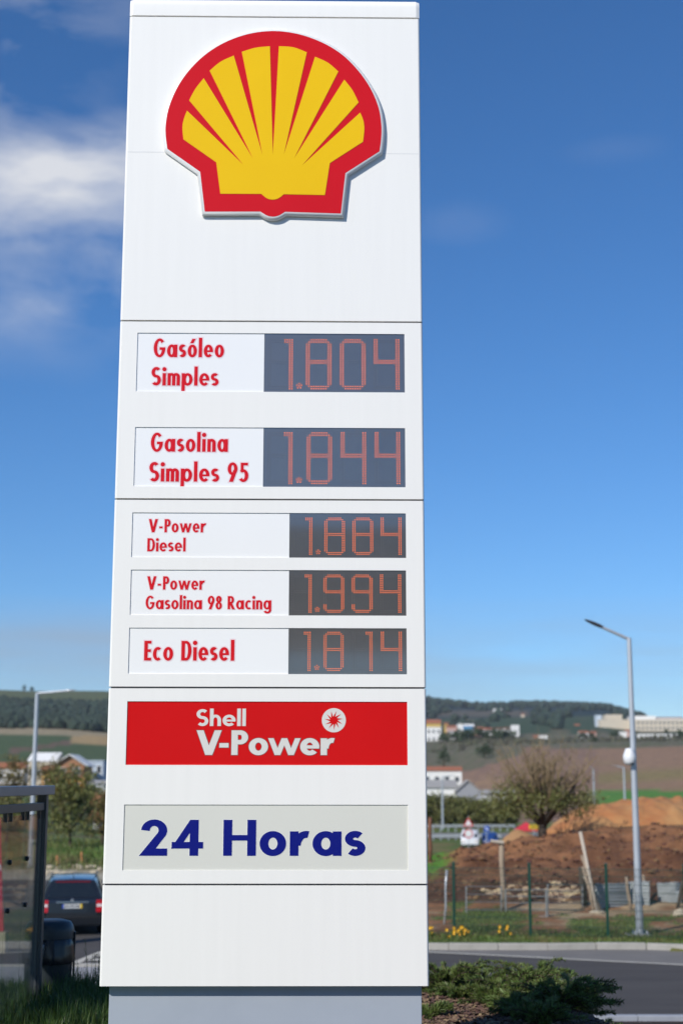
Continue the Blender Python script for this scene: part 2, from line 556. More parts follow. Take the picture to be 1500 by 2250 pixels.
def stroke(path, wx, wy):
    """a bent stroke, wx thick where it runs upright and wy where it runs level"""
    o, i = [], []
    for k, p in enumerate(path):
        a, b = path[max(k - 1, 0)], path[min(k + 1, len(path) - 1)]
        t = Vector((b[0] - a[0], b[1] - a[1])).normalized()
        nx, ny = -t.y * wx / 2, t.x * wy / 2
        o.append((p[0] + nx, p[1] + ny)); i.append((p[0] - nx, p[1] - ny))
    return [('s', o, i)]


def sshape(W, H, w, h):
    rx, ry = (W - w * .95) / 2, (H - h) / 4
    cx = W / 2
    p = []
    for k in range(17):
        a = R(38 + (270 - 38) * k / 16); p.append((cx + rx * math.cos(a), H - h / 2 - ry + ry * math.sin(a)))
    for k in range(1, 17):
        a = R(90 - (90 + 142) * k / 16); p.append((cx + rx * math.cos(a), h / 2 + ry + ry * math.sin(a)))
    return stroke(p, w, h * 1.04)


def glyph(ch, w, h, k, X=0.68, asc=1.06):
    """polygons and advance width of a letter; cap height 1, stem w, bar h, bowls narrowed by k"""
    b = .70 * k                                    # bowl width of the small letters
    ry = X / 2 + .008
    o = []
    if ch == ' ': return [], .34 * k
    if ch == '-': return rect(0.02, .30, .02 + .34 * k, .30 + h), .34 * k + .06
    if ch in 'oó':
        o = ring(b / 2, X / 2, b / 2, ry, w, h)
        if ch == 'ó': o += para(b * .42, X + .08, b * .66, X + .32, w * .95)
        return o, b
    if ch == 'a': return ring(b / 2, X / 2, b / 2, ry, w, h) + rect(b - w * .72, 0, b + w * .28, X), b + w * .28
    if ch == 'c': return ring(b / 2, X / 2, b / 2, ry, w, h, 52, 308), b * .88
    if ch == 'e': return ring(b / 2, X / 2, b / 2, ry, w, h, -8, 318) + rect(w * .6, X / 2 - h * .42, b * .985, X / 2 + h * .30), b
    if ch == 'g':
        return (ring(b / 2, X / 2, b / 2, ry, w, h) + rect(b - w * .72, -.04, b + w * .28, X) +
                ring((b + w * .28) / 2, -.04, (b + w * .28) / 2, .27, w, h, 205, 360)), b + w * .28
    if ch == 'p': return ring(b / 2 + w * .28, X / 2, b / 2, ry, w, h) + rect(0, -.30, w, X), b + w * .28
    if ch == 's': return sshape(b * .76, X + .012, w * .95, h * .98), b * .76
    if ch == 'S': return sshape(.60 * k + .04, 1.02, w * 1.02, h * 1.02), .60 * k + .04
    if ch == 'l': return rect(0, 0, w, asc), w
    if ch == 'i': return rect(0, 0, w, X) + ring(w / 2, X + .22, w * .62, w * .62, w * .6, w * .6), w
    if ch in 'nh':
        W = b * .80 + w * .2
        ar = W / 2
        return rect(0, 0, w, X if ch == 'n' else asc) + ring(W - ar, X - ar * .95, ar, ar * .95 + .01, w, h, 0, 178) + rect(W - w, 0, W, X - ar * .95), W
    if ch == 'm':
        W = b * .72 + w * .2; ar = W / 2
        g = rect(0, 0, w, X)
        for q in (0, W - w):
            g += ring(q + W - ar, X - ar * .95, ar, ar * .95 + .01, w, h, 0, 178) + rect(q + W - w, 0, q + W, X - ar * .95)
        return g, 2 * W - w
    if ch == 'r':
        ar = .34 * k + .04
        return rect(0, 0, w, X) + ring(w * .25 + ar, X - ar * 1.0, ar, ar + .012, w, h * 1.05, 78, 178), w * .25 + ar * 1.18
    if ch == 'w':
        W = .98 * k; q = W / 4; ww = w * .88; e = ww / 2
        return (para(e + q, 0, e, X, ww) + para(e + q, 0, e + 2 * q, X, ww) + para(e + 3 * q, 0, e + 2 * q, X, ww) + para(e + 3 * q, 0, e + 4 * q, X, ww)), W + ww
    if ch == 'V':
        W = .70 * k; a_ = w * 1.1
        return para(W / 2 + a_ * .42, 0, a_ / 2, 1, a_) + para(W / 2 + a_ * .42, 0, W + a_ * .34, 1, a_), W + a_ * .84
    if ch in 'PR':
        W = .56 * k + w * .2; ar = .285
        g = rect(0, 0, w, 1) + rect(w * .5, 1 - h, W - ar * k, 1) + rect(w * .5, 1 - 2 * ar, W - ar * k, 1 - 2 * ar + h)
        g += ring(W - ar * k, 1 - ar, ar * k, ar, w, h, -90, 90)
        if ch == 'R': g += para(W * .94, 0, W * .42, 1 - 2 * ar + h * .5, w * 1.18)
        return g, W + (w * .45 if ch == 'R' else 0)
    if ch == 'D':
        W = .72 * k; ax = W * .52
        return rect(0, 0, w, 1) + rect(w * .5, 1 - h, W - ax, 1) + rect(w * .5, 0, W - ax, h) + ring(W - ax, .5, ax, .5, w, h, -90, 90), W
    if ch == 'E':
        W = .50 * k
        return rect(0, 0, w, 1) + rect(w * .5, 1 - h, W, 1) + rect(w * .5, .5 - h / 2, W * .94, .5 + h / 2) + rect(w * .5, 0, W, h), W
    if ch == 'G':
        W = .88 * k
        return ring(W / 2, .5, W / 2, .515, w, h, 44, 352) + rect(W * .50, .5 - h * .75, W * .985, .5 + h * .2), W
    if ch == 'H':
        W = .86 * k
        return rect(0, 0, w, 1) + rect(W - w, 0, W, 1) + rect(w * .5, .5 - h * .42, W - w * .5, .5 + h * .58 - h * .16), W
    if ch == '2':
        W = .72 * k; r = .31
        p = []
        for q in range(15):
            a = R(180 - (180 + 36) * q / 14)
            p.append((W * .5 + (W * .48 - w / 2) * math.cos(a), 1.01 - r + (r - h / 2) * math.sin(a)))
        g = stroke(p, w, h)
        e = p[-1]
        g += [('p', [(e[0] + w * .46, e[1] - h * .16), (e[0] - w * .40, e[1] + h * .34), (-.03, 0), (w * 1.15, 0)])]
        return g + rect(w * .5, 0, W * .99, h * 1.1), W
    if ch == '4':
        W = .84 * k; xs = W - w * .62
        return rect(xs - w * .92, 0, xs + w * .08, 1) + rect(w * .05, .20, W, .20 + h) + para(w * .45, .20, xs - w * .42, 1, w * .95), W
    if ch == '5':
        W = .56 * k + .04
        return (rect(W * .16, 1 - h, W * .95, 1) + rect(W * .16, .50, W * .16 + w * .82, 1 - h * .5) +
                ring(W * .45, .325, W * .55, .335, w, h, -142, 132)), W
    if ch == '8':
        W = .58 * k + .03
        return ring(W / 2, .275, W / 2, .29, w, h * .95) + ring(W / 2, .755, W * .44, .255, w, h * .95), W
    if ch == '9':
        W = .62 * k + .03
        return ring(W / 2, .68, W / 2, .335, w, h) + para(W * .36, 0, W - w * .62, .62, w * 1.12), W
    raise KeyError(ch)


def grow(polys, e):
    """outline pushed outwards by e (for print edges and painted glow)"""
    out = []
    for g in polys:
        if g[0] == 's':
            o, i = g[1], g[2]
            n = len(o)
            no, ni = [], []
            closed = (Vector(o[0]) - Vector(o[-1])).length < 1e-4
            for k in range(n):
                d = Vector(o[k]) - Vector(i[k])
                d = d.normalized() * e if d.length > 1e-9 else Vector((0, 0))
                t = Vector((0, 0))
                if not closed and k in (0, n - 1):
                    nb = o[1] if k == 0 else o[n - 2]
                    nbi = i[1] if k == 0 else i[n - 2]
                    t = ((Vector(o[k]) - Vector(nb)) + (Vector(i[k]) - Vector(nbi)))
                    t = t.normalized() * e if t.length > 1e-9 else t
                no.append(tuple(Vector(o[k]) + d + t)); ni.append(tuple(Vector(i[k]) - d + t))
            out.append(('s', no, ni))
        else:
            p = [Vector(q) for q in g[1]]
            c = sum(p, Vector((0, 0))) / len(p)
            ar = sum(p[k].x * p[(k + 1) % len(p)].y - p[(k + 1) % len(p)].x * p[k].y for k in range(len(p)))
            if ar < 0: p.reverse()
            q = []
            n = len(p)
            for k in range(n):
                a = (p[k] - p[k - 1]).normalized(); b = (p[(k + 1) % n] - p[k]).normalized()
                na, nb_ = Vector((a.y, -a.x)), Vector((b.y, -b.x))
                m_ = (na + nb_); L2 = m_.dot(na)
                q.append(tuple(p[k] + m_ * (e / max(L2, .35))))
            out.append(('p', q))
    return out


def letters(text, parent, mat, x0, x1, zb, cap, w, h, k, y, gap=.10, edge=None, edge_mat=None, X=.68, asc=1.06, kern=None, depth=0.0):
    """a line of letters as separate thin meshes, fitted between x0 and x1"""
    def lay(kk):
        pos, cur = [], 0.0
        for n, ch in enumerate(text):
            g, adv = glyph(ch, w, h, kk, X, asc)
            if kern and n in kern: cur += kern[n]
            pos.append((ch, g, cur))
            cur += adv + gap
        return pos, cur - gap
    lo, hi, want = .25, 2.0, (x1 - x0) / cap
    for _ in range(40):                      # the width of the bowls that makes the line fit
        k = (lo + hi) / 2
        if lay(k)[1] > want: hi = k
        else: lo = k
    pos, total = lay(k)
    sx = cap
    for n, (ch, g, cx) in enumerate(pos):
        if not g: continue
        lx = x0 + cx * sx

        def put(polys, yy, name, mt, par, loc, step):
            mb = MB()
            for q, poly in enumerate(polys):
                yq = yy - q * step
                if poly[0] == 'p':
                    pts = [(p[0] * sx, p[1] * cap) for p in poly[1]]
                    mb.add([(p[0], yq, p[1]) for p in pts], [tuple(range(len(pts)))])
                else:
                    o, i = poly[1], poly[2]; m_ = len(o)
                    mb.add([(p[0] * sx, yq, p[1] * cap) for p in o] + [(p[0] * sx, yq, p[1] * cap) for p in i],
                           [(a, a + 1, m_ + a + 1, m_ + a) for a in range(m_ - 1)])
            for fi, f in enumerate(mb.f):      # face the viewer
                a, b, c = (Vector(mb.v[q]) for q in f[:3])
                if (b - a).cross(c - a).y > 0: mb.f[fi] = tuple(reversed(f))
            return mb.build(name, mt, par, loc=loc, fix=False)
        lt = put(g, 0, 'letter', mat, parent, (lx, y, zb), 0.00025)
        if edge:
            put(grow(g, edge), 0.0009, 'letter_rim', edge_mat, parent, (lx, y, zb), 0.00005)


REC = 0.006
def plate(name, hole, mat, x0=None, x1=None):
    a, b = (hole[0] if x0 is None else x0), (hole[1] if x1 is None else x1)
    return MB().box(a, b, REC, REC + .02, hole[2] - .003, hole[3] + .003).build(name, mat, sign)


YT = REC - 0.0014
def line(parent, text, mat, pl, pr, cap_y, w=.182, h=.142, k=.62, gap=.085, **kw):
    xl, zl = S(*pl); xr, zr = S(*pr)
    zb = (zl + zr) / 2
    zc = S((pl[0] + pr[0]) / 2, cap_y)[1]
    letters(text, parent, mat, xl, xr, zb, zc - zb, w, h, k, YT, gap, **kw)


halo = dict(edge=.055, edge_mat=glow_pink)  # soft glow round the red letters, painted as a pale pink rim
p1 = plate('fuel_name_plate', holes[1], plate_white, x1=MIDS[1] - .001)
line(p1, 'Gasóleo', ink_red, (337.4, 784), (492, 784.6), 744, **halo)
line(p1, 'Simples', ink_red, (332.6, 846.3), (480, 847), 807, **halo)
p2 = plate('fuel_name_plate', holes[2], plate_white, x1=MIDS[2] - .001)
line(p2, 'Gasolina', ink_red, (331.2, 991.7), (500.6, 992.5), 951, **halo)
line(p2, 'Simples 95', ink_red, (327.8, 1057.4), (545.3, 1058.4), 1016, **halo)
p3 = plate('fuel_name_plate', holes[3], plate_white, x1=MIDS[3] - .001)
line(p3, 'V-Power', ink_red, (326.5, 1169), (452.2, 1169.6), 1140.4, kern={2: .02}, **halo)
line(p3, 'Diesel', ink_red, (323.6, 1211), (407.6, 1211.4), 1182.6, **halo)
p4 = plate('fuel_name_plate', holes[4], plate_white, x1=MIDS[4] - .001)
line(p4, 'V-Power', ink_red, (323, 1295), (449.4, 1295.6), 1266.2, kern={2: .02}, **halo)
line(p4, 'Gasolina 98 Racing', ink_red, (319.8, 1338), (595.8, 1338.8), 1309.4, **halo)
p5 = plate('fuel_name_plate', holes[5], plate_white, x1=MIDS[5] - .001)
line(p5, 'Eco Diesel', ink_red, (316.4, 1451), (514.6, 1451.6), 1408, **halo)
p6 = plate('red_brand_plate', holes[6], plate_red)
line(p6, 'Shell', ink_white, (431.6, 1595), (540, 1595.4), 1559, w=.222, h=.165, k=.86, gap=.09)
line(p6, 'V-Power', ink_white, (431, 1658.6), (734.4, 1659.2), 1604.8, w=.262, h=.18, k=.98, gap=.03, kern={2: .04, 1: -.14, 4: -.03, 5: -.05, 6: .02}, edge=.022, edge_mat=ink_edge)
p7 = plate('cream_hours_plate', holes[7], plate_cream)
line(p7, '24 Horas', ink_blue, (307.3, 1880.3), (802.3, 1880.9), 1801.3, w=.250, h=.185, k=.98, gap=.10, edge=.014,
     edge_mat=pmat('white_print_edge', (.80, .81, .80), rough=.2))
# round badge: cream disc with a red eleven-pointed swirl
bx, bz = S(733.2, 1582.5); br = (S(759.6, 1582.5)[0] - S(706.8, 1582.5)[0]) / 2
mb = MB(); mb.add([(bx + br * math.cos(2 * PI * k / 40), YT, bz + br * math.sin(2 * PI * k / 40)) for k in range(40)], [tuple(range(40))])
mb.build('round_badge', ink_white, p6)
pts = []
for k in range(11):
    a = 2 * PI * k / 11 + .15
    pts.append((bx + br * .78 * math.cos(a), bz + br * .78 * math.sin(a)))
    a2 = a + .50
    pts.append((bx + br * .30 * math.cos(a2), bz + br * .30 * math.sin(a2)))
mb = MB(); mb.prism(pts, 'y', YT - .0012, YT - .0002)
mb.build('badge_swirl', plate_red, p6)

# -------------------------------------------------- diode price displays
def full8():
    s = set()
    for r_ in (0, 1, 9, 10, 20, 21):
        for c in range(11): s.add((c, r_))
    for r_ in range(22):
        for c in (0, 1, 9, 10): s.add((c, r_))
    return s


def digit_dots(ch):
    s = set()
    def hbar(rows, c0=2, c1=8):
        for r_ in rows:
            for c in range(c0, c1 + 1): s.add((c, r_))
    def vbar(cols, r0, r1):
        for c in cols:
            for r_ in range(r0, r1 + 1): s.add((c, r_))
    if ch == '1':
        vbar((9, 10), 0, 21); s.update({(8, 0), (7, 0), (8, 1), (7, 1)})
    elif ch == '4':
        vbar((0, 1), 0, 10); vbar((9, 10), 0, 21); hbar((9, 10), 0, 10)
    else:
        hbar((0,)); hbar((1,), 1, 9); hbar((20,), 1, 9); hbar((21,))
        vbar((9, 10), 2, 19)
        vbar((0, 1), 2, 8)
        if ch == '0': vbar((0, 1), 9, 19)
        if ch == '8': vbar((0, 1), 9, 19)
        if ch == '9': vbar((0, 1), 17, 19); s.update({(0, 9), (1, 9), (1, 10)})
        if ch in '89': hbar((9, 10), 1, 9)
    return s


def dot_mesh(mb, x, z, r, y, n=8):
    o = len(mb.v)
    for q, (rad, dy) in enumerate(((r, 0.0), (r * .62, -r * .55))):
        for k in range(n):
            a = 2 * PI * k / n
            mb.v.append((x + rad * math.cos(a), y + dy, z + rad * math.sin(a)))
    for k in range(n): mb.f.append((o + k, o + (k + 1) % n, o + n + (k + 1) % n, o + n + k))
    mb.f.append(tuple(o + n + k for k in range(n)))


rows = [(1, '1804', [(588.5, 641.7), (673.4, 726.6), (748.2, 801.4), (822.6, 875.8)], 746.2, 853.8, (657.3, 847.6)),
        (2, '1844', [(588, 640.8), (674.9, 727.7), (750, 802.6), (824.6, 877.4)], 950.7, 1062.0, (656.7, 1054.8)),
        (3, '1884', [(641.8, 684.8), (713.6, 756.5), (775.2, 818.5), (837.3, 880.6)], 1138.0, 1217.7, (698.9, 1212.6)),
        (4, '1994', [(640.3, 683.4), (711.8, 754.9), (773.7, 817.2), (835.9, 880.0)], 1263.3, 1344.9, (696.9, 1339.0)),
        (5, '1814', [(639, 681.2), (712.0, 753.6), (774.8, 817.0), (837.7, 881.4)], 1389.0, 1473.0, (696.0, 1466.6))]
for row, digs, spans, yt, yb, pt in rows:
    h_ = holes[row]
    dsp = plate('price_display', h_, display_mat, x0=MIDS[row] + .001)
    off = MB()
    yd = REC - .0008
    for ch, (xa, xb) in zip(digs, spans):
        ym = (yt + yb) / 2
        X0, X1 = S(xa, ym)[0], S(xb, ym)[0]
        Z0, Z1 = S((xa + xb) / 2, yb)[1], S((xa + xb) / 2, yt)[1]
        pit = (X1 - X0) / 10
        on_ = digit_dots(ch)
        dm = MB()
        for (c, r_) in full8() | on_:
            x, z = X0 + pit * c, Z1 + (Z0 - Z1) * r_ / 21
            if (c, r_) in on_: dot_mesh(dm, x, z, pit * .235, yd)
            else: dot_mesh(off, x, z, pit * .17, yd, 6)
        dm.build('lit_digit', led_on, dsp)
    cx, cz = S(*pt)
    pd = MB()
    for k in range(5):
        a = PI / 2 + 2 * PI * k / 5
        dot_mesh(pd, cx + pit * 1.0 * math.cos(a), cz + pit * 1.0 * math.sin(a), pit * .24, yd)
    dot_mesh(pd, cx, cz, pit * .22, yd)
    pd.build('decimal_point', led_on, dsp)
    u = off.build('unlit_dots', led_off, dsp); u['kind'] = 'stuff'

# -------------------------------------------------- scallop shell emblem
def ep(X, Y): return S(330 + .36 * X, 40 + .36 * Y)


def arc_pts(pts, sub=5):
    """Catmull-Rom through the points"""
    out = []
    n = len(pts)
    for i in range(n - 1):
        p0, p1, p2, p3 = pts[max(i - 1, 0)], pts[i], pts[i + 1], pts[min(i + 2, n - 1)]
        for s in range(sub):
            t = s / sub
            out.append(tuple(.5 * ((2 * p1[j]) + (-p0[j] + p2[j]) * t + (2 * p0[j] - 5 * p1[j] + 4 * p2[j] - p3[j]) * t * t + (-p0[j] + 3 * p1[j] - 3 * p2[j] + p3[j]) * t ** 3) for j in (0, 1)))
    out.append(tuple(pts[-1]))
    return out


dome = [(105, 797), (95, 715), (96, 640), (116, 540), (163, 428), (232, 325), (330, 227), (450, 150), (595, 97), (750, 78),
        (905, 97), (1050, 149), (1170, 222), (1270, 322), (1345, 432), (1392, 545), (1409, 650), (1408, 735), (1398, 812)]
foot = [(822, 1181), (792, 1200), (770, 1208), (748, 1211), (725, 1208), (704, 1200), (672, 1180)]
red_px = arc_pts(dome) + [(1190, 945), (1162, 1192)] + arc_pts(foot, 3) + [(333, 1180), (305, 937)]
yel_px = [(428, 1072), (403, 880), (203, 740)] + arc_pts([(203, 740), (197, 665), (207, 612), (225, 565)], 4)[1:] + [(570, 897)] + \
    arc_pts([(238, 502), (277, 430), (327, 367)], 4) + [(627, 857)] + arc_pts([(363, 321), (430, 266), (510, 229)], 4) + [(685, 835)] + \
    arc_pts([(559, 206), (642, 181), (730, 172)], 4) + [(748, 833)] + arc_pts([(785, 172), (872, 178), (955, 209)], 4) + [(815, 832)] + \
    arc_pts([(1005, 236), (1083, 272), (1147, 326)], 4) + [(877, 857)] + arc_pts([(1183, 376), (1233, 440), (1270, 515)], 4) + [(925, 900)] + \
    arc_pts([(1280, 577), (1299, 625), (1305, 680), (1297, 755)], 4) + [(1095, 885), (1065, 1080), (815, 1075)] + \
    arc_pts([(815, 1075), (782, 1100), (748, 1108), (712, 1100), (678, 1073)], 3)[1:]
red = [ep(*p) for p in red_px]
yel = [ep(*p) for p in yel_px]


def offset(poly, e):
    p = [Vector(q) for q in poly]
    ar = sum(p[k].x * p[(k + 1) % len(p)].y - p[(k + 1) % len(p)].x * p[k].y for k in range(len(p)))
    sg = 1 if ar > 0 else -1
    out = []
    n = len(p)
    for k in range(n):
        a = (p[k] - p[k - 1]).normalized(); b = (p[(k + 1) % n] - p[k]).normalized()
        na, nb = Vector((a.y, -a.x)) * sg, Vector((b.y, -b.x)) * sg
        m_ = na + nb
        out.append(tuple(p[k] + m_ * (e / max(m_.dot(na), .5))))
    return out


# the emblem stands proud of the panel: pixels were read on its raised face, so pull them back towards the camera line
FACE = 0.038
kx = (SY - FACE) / SY
cz_ = EYE - SIGN_Z
red = [((x + SX) * kx - SX, (z - cz_) * kx + cz_) for x, z in red]
yel = [((x + SX) * kx - SX, (z - cz_) * kx + cz_) for x, z in yel]
emb = MB()
lay = [(offset(red, .018), -0.001), (offset(red, .022), -.010), (offset(red, .0205), -.023), (offset(red, .014), -.032), (offset(red, .006), -.0366), (red, -FACE + .001)]
n = len(red)
o = 0
for q, (pl_, y) in enumerate(lay):
    emb.v += [(p[0], y, p[1]) for p in pl_]
    if q:
        for k in range(n):
            a, b = (q - 1) * n, q * n
            emb.f.append((a + k, a + (k + 1) % n, b + (k + 1) % n, b + k))
rim = emb.build('shell_emblem', emb_rim, sign)
smooth_angle(rim, 50)
MB().prism(red, 'y', -FACE, -FACE + .02).build('red_face', emb_red, rim)
MB().prism(yel, 'y', -FACE - .0022, -FACE + .01).build('yellow_face', emb_yel, rim)

# ================================================================== the land
def ratio(py):
    d = pix_dir(750, py)
    return d.z / d.y


COLS = [-600, 0, 120, 230, 560, 942, 1010, 1060, 1120, 1175, 1260, 1340, 1380, 1420, 1500, 2100]
def ring_(D, **kw):
    """heights at one distance: 'py' = rows of pixels per column, 'z' = metres"""
    if 'py' in kw: return D, [EYE + D * ratio(p) for p in kw['py']]
    return D, list(kw['z'])


RINGS = [
    #               -600   0   120   230   560   942  1010  1060  1120  1175  1260  1340  1380  1420  1500  2100
    ring_(62, z=[0.05, .05, .05, .05, .3, .95, 1.15, 1.35, 1.55, 1.75, 1.9, 2.0, 2.05, 2.1, 2.15, 2.3]),
    ring_(72, z=[.7, .65, .62, .60, .4, .4, .5, .6, .9, 1.2, 1.7, 2.0, 2.1, 2.1, 2.1, 2.2]),
    ring_(95, z=[.9, .8, .7, .6, -.4, -1.6, -1.6, -1.5, -1.3, -1.1, -.6, -.2, 0, 0, 0, 0]),
    ring_(140, z=[.8, .6, .5, .3, -1.5, -2.7, -2.7, -2.7, -2.6, -2.5, -2.4, -2.3, -2.2, -2.2, -2.0, -2.0]),
    ring_(235, z=[.8, .6, .6, .4, -2, -3, -3, -3, -3, -3, -2.8, -2.6, -2.4, -2.4, -2.2, -2.0]),
    ring_(330, py=[1745, 1745, 1745, 1747, 1765, 1778, 1778, 1776, 1772, 1768, 1762, 1758, 1757, 1757, 1757, 1757]),
    ring_(420, py=[1712, 1712, 1714, 1716, 1730, 1752, 1748, 1742, 1738, 1736, 1738, 1741, 1740, 1739, 1737, 1735]),
    ring_(560, py=[1655, 1658, 1660, 1664, 1690, 1708, 1700, 1690, 1680, 1678, 1680, 1684, 1685, 1684, 1680, 1676]),
    ring_(720, py=[1605, 1603, 1604, 1612, 1640, 1662, 1655, 1645, 1640, 1638, 1636, 1634, 1633, 1632, 1630, 1626]),
    ring_(950, py=[1585, 1585, 1588, 1590, 1606, 1622, 1620, 1616, 1616, 1620, 1618, 1617, 1616, 1614, 1613, 1612]),
    ring_(1200, py=[1538, 1540, 1546, 1548, 1570, 1598, 1596, 1594, 1592, 1590, 1588, 1594, 1600, 1606, 1606, 1604]),
    ring_(1500, py=[1514, 1518, 1519, 1519, 1550, 1576, 1576, 1574, 1572, 1570, 1568, 1572, 1578, 1584, 1586, 1586]),
    ring_(2200, py=[1532, 1530, 1526, 1524, 1534, 1542, 1549, 1554, 1552, 1549, 1551, 1555, 1567, 1576, 1580, 1582]),
    ring_(3200, py=[1600] * 16), ring_(6000, py=[1690] * 16), ring_(14000, py=[1712] * 16)]
RD = [r[0] for r in RINGS]
RZ = np.array([r[1] for r in RINGS])


def col_px(x, y): return 750 + FPX * 1.02 * x / max(y, .5)


def near_profile(x, y):
    """level ground round the sign, then a bank down to the road; the bank starts nearer on the right"""
    c = lerp(14.0, 10.3, smoothstep(1.75, 2.75, x))
    return interp(y, [-1000, c, c + 1.0, 25.0, 25.4], [2.0, 2.0, 1.9, 0.06, -0.05])


def kerb_y(x):
    """far kerb of the road, right of the sign"""
    return interp(x, [-3.2, -1.5, 0.2, 2.1, 5.0, 6.9, 8.6, 13, 30], [44, 38.5, 36.2, 35.75, 35.75, 36.0, 35.5, 33.6, 28])


def right_mask(x, y):
    return smoothstep(-3.6, -2.2, x + (y - 38) * .07)


def H(x, y):
    if y < 25.4: return near_profile(x, y)
    px = col_px(x, y)
    m = right_mask(x, y)
    def table(yy):
        i = int(np.searchsorted(RD, yy)); i = max(1, min(len(RD) - 1, i))
        a = (yy - RD[i - 1]) / (RD[i] - RD[i - 1])
        return lerp(np.interp(px, COLS, RZ[i - 1]), np.interp(px, COLS, RZ[i]), a)
    if y >= 62:
        return float(table(y))
    end = float(table(62.0))
    ky = kerb_y(x)
    if m <= 0: right = 0
    elif y < ky + .12: right = -.05
    elif y < ky + 2.2: right = .11 + .03 * smoothstep(ky, ky + 2, y)
    else:
        right = interp(y, [ky + 2.2, 44.0, 45.5, 57, 62], [.14, .22, .42, max(end, .42) * .97, end])
        # clods and furrows of the bulldozed bank
        k = smoothstep(44.6, 47, y) * (1 - smoothstep(60, 62, y))
        if k > 0:
            q = Vector((x * .55, y * .8, 3))
            right += k * (.34 * noise.noise(q) + .26 * noise.noise(q * 2.1) + .15 * noise.noise(q * 4.1))
        right += .035 * noise.noise(Vector((x * .9, y * .9, 8)))
    left = -.05 if y < 60.5 else interp(y, [60.5, 62], [-.05, end])
    return lerp(left, right, m)


SOILS = dict(grass=(.075, .125, .024), drygrass=(.16, .13, .05), sand=(.34, .25, .15), soil=(.088, .040, .023), soil_hi=(.235, .112, .054), gravel=(.36, .33, .26),
             scrub=(.12, .115, .055), crop=(.065, .095, .04), plough=(.25, .155, .095), green=(.085, .20, .030), olive=(.20, .17, .06),
             wood=(.016, .032, .026), hill=(.070, .100, .045), track=(.34, .28, .19), road=(.13, .13, .13), town=(.20, .17, .12), farwood=(.020, .036, .034))


def mixc(a, b, t): return tuple(lerp(p, q, t) for p, q in zip(a, b))


def soil_at(x, y, z):
    K = SOILS
    px = col_px(x, y)
    d = Vector((x, y, z - EYE))
    r = d.z / d.y
    py = np.interp(r, [ratio(2250), ratio(2000), ratio(1900), ratio(1800), ratio(1700), ratio(1600), ratio(1500)], [2250, 2000, 1900, 1800, 1700, 1600, 1500])
    n1 = noise.noise(Vector((x * .35, y * .35, 1))); n2 = noise.noise(Vector((x * 1.3, y * 1.3, 5)))
    if y < 25.4:
        if x < SX - .9: return K['grass']
        return (.045, .026, .018)
    m = right_mask(x, y)
    if y < 62:
        if m < .5: return K['gravel'] if y > 60.3 else (.09, .09, .09)
        ky = kerb_y(x)
        if y < ky + 2.3: return mixc(K['grass'], K['drygrass'], smoothstep(.1, .5, n2 + .2))
        if y < 45.2:
            s = smoothstep(-.12, .12, n1 + .5 * n2 + .16)
            e = mixc(K['sand'], K['soil_hi'], smoothstep(-.2, .25, n2 - .6 * n1 + smoothstep(1240, 1120, px) * .35))
            return mixc(mixc(K['grass'], K['drygrass'], .25), e, s)
        t = smoothstep(47, 58, y + 7 * n1 + 4 * n2)  # the bank's lit top and darker foot are put into the soil colour
        c = mixc(K['soil'], K['soil_hi'], t)
        g = smoothstep(1010, 960, px) * smoothstep(50, 54, y)
        return mixc(c, K['green'], g)
    pb = px + 110 * noise.noise(Vector((y * .012, x * .006, 3))) + 40 * noise.noise(Vector((y * .05, x * .03, 6)))
    if pb < 470:
        if y < 66: return mixc(K['gravel'], K['drygrass'], smoothstep(62, 66, y + 3 * n2))
        if y < 82: return mixc(mixc(K['grass'], K['green'], .4), K['drygrass'], smoothstep(.0, .5, n1))
        if y < 330: return mixc(K['scrub'], K['grass'], smoothstep(-.3, .3, n1))
        if y < 430: return K['town']
        ln = 1668 - .13 * px
        if py > 1617:
            c = K['crop']
            if abs(py - (1650 - .17 * max(px - 40, 0))) < 5 and px > 20: c = mixc(c, (.15, .09, .07), .8)
            if px > 150 and py < 1632 + .02 * px and py > 1616 + .04 * (px - 150): c = (.33, .235, .115)
            return c
        if py > 1598 + max(0, px - 120) * .12: return mixc(K['track'], K['drygrass'], .35)
        edge = 1533 + .065 * px + 5 * noise.noise(Vector((px * .02, 0, 0)))
        if py > edge: return K['wood']
        return mixc(K['hill'], K['drygrass'], .25 * (1 + n1))
    if y < 110: return mixc(K['soil_hi'], K['drygrass'], .4)
    if y < 240: return mixc(K['drygrass'], K['grass'], smoothstep(-.3, .3, n1))
    if px > 1290 and py > 1738: return mixc(K['green'], K['olive'], smoothstep(1330, 1290, px))
    if py > 1690 + .02 * abs(px - 1200) and px < 1010: return mixc(K['scrub'], K['grass'], .5)
    top = 1702 - .30 * max(0, px - 1000) if px < 1150 else 1642 + 0 * px
    if py > max(top, 1640):
        c = mixc(K['plough'], (.34, .22, .115), smoothstep(1160, 1060, px) * smoothstep(1690, 1730, py))
        if px > 1310:
            s = .5 + .5 * math.sin((py - 1655 + .05 * (px - 1400)) * .16 + 1.2 * noise.noise(Vector((px * .01, py * .02, 0))))
            c = mixc(c, K['olive'], .75 * s * smoothstep(1665, 1690, py))
        else:
            c = mixc(c, (.19, .12, .09), .5 + .5 * n1)
        return c
    if py > 1612: return mixc((.14, .12, .08), (.10, .105, .055), smoothstep(-.3, .3, n1))
    if py > 1580 - .02 * (px - 942): return mixc((.045, .070, .035), (.10, .095, .055), smoothstep(0, .4, noise.noise(Vector((px * .02, py * .05, 2)))))
    if px > 1170 and py > 1548: return mixc(K['farwood'], (.05, .075, .04), smoothstep(1572, 1580, py))
    return mixc(K['farwood'], (.12, .10, .07), smoothstep(1556, 1566, py) * (1 - smoothstep(1570, 1580, py)) * .8)


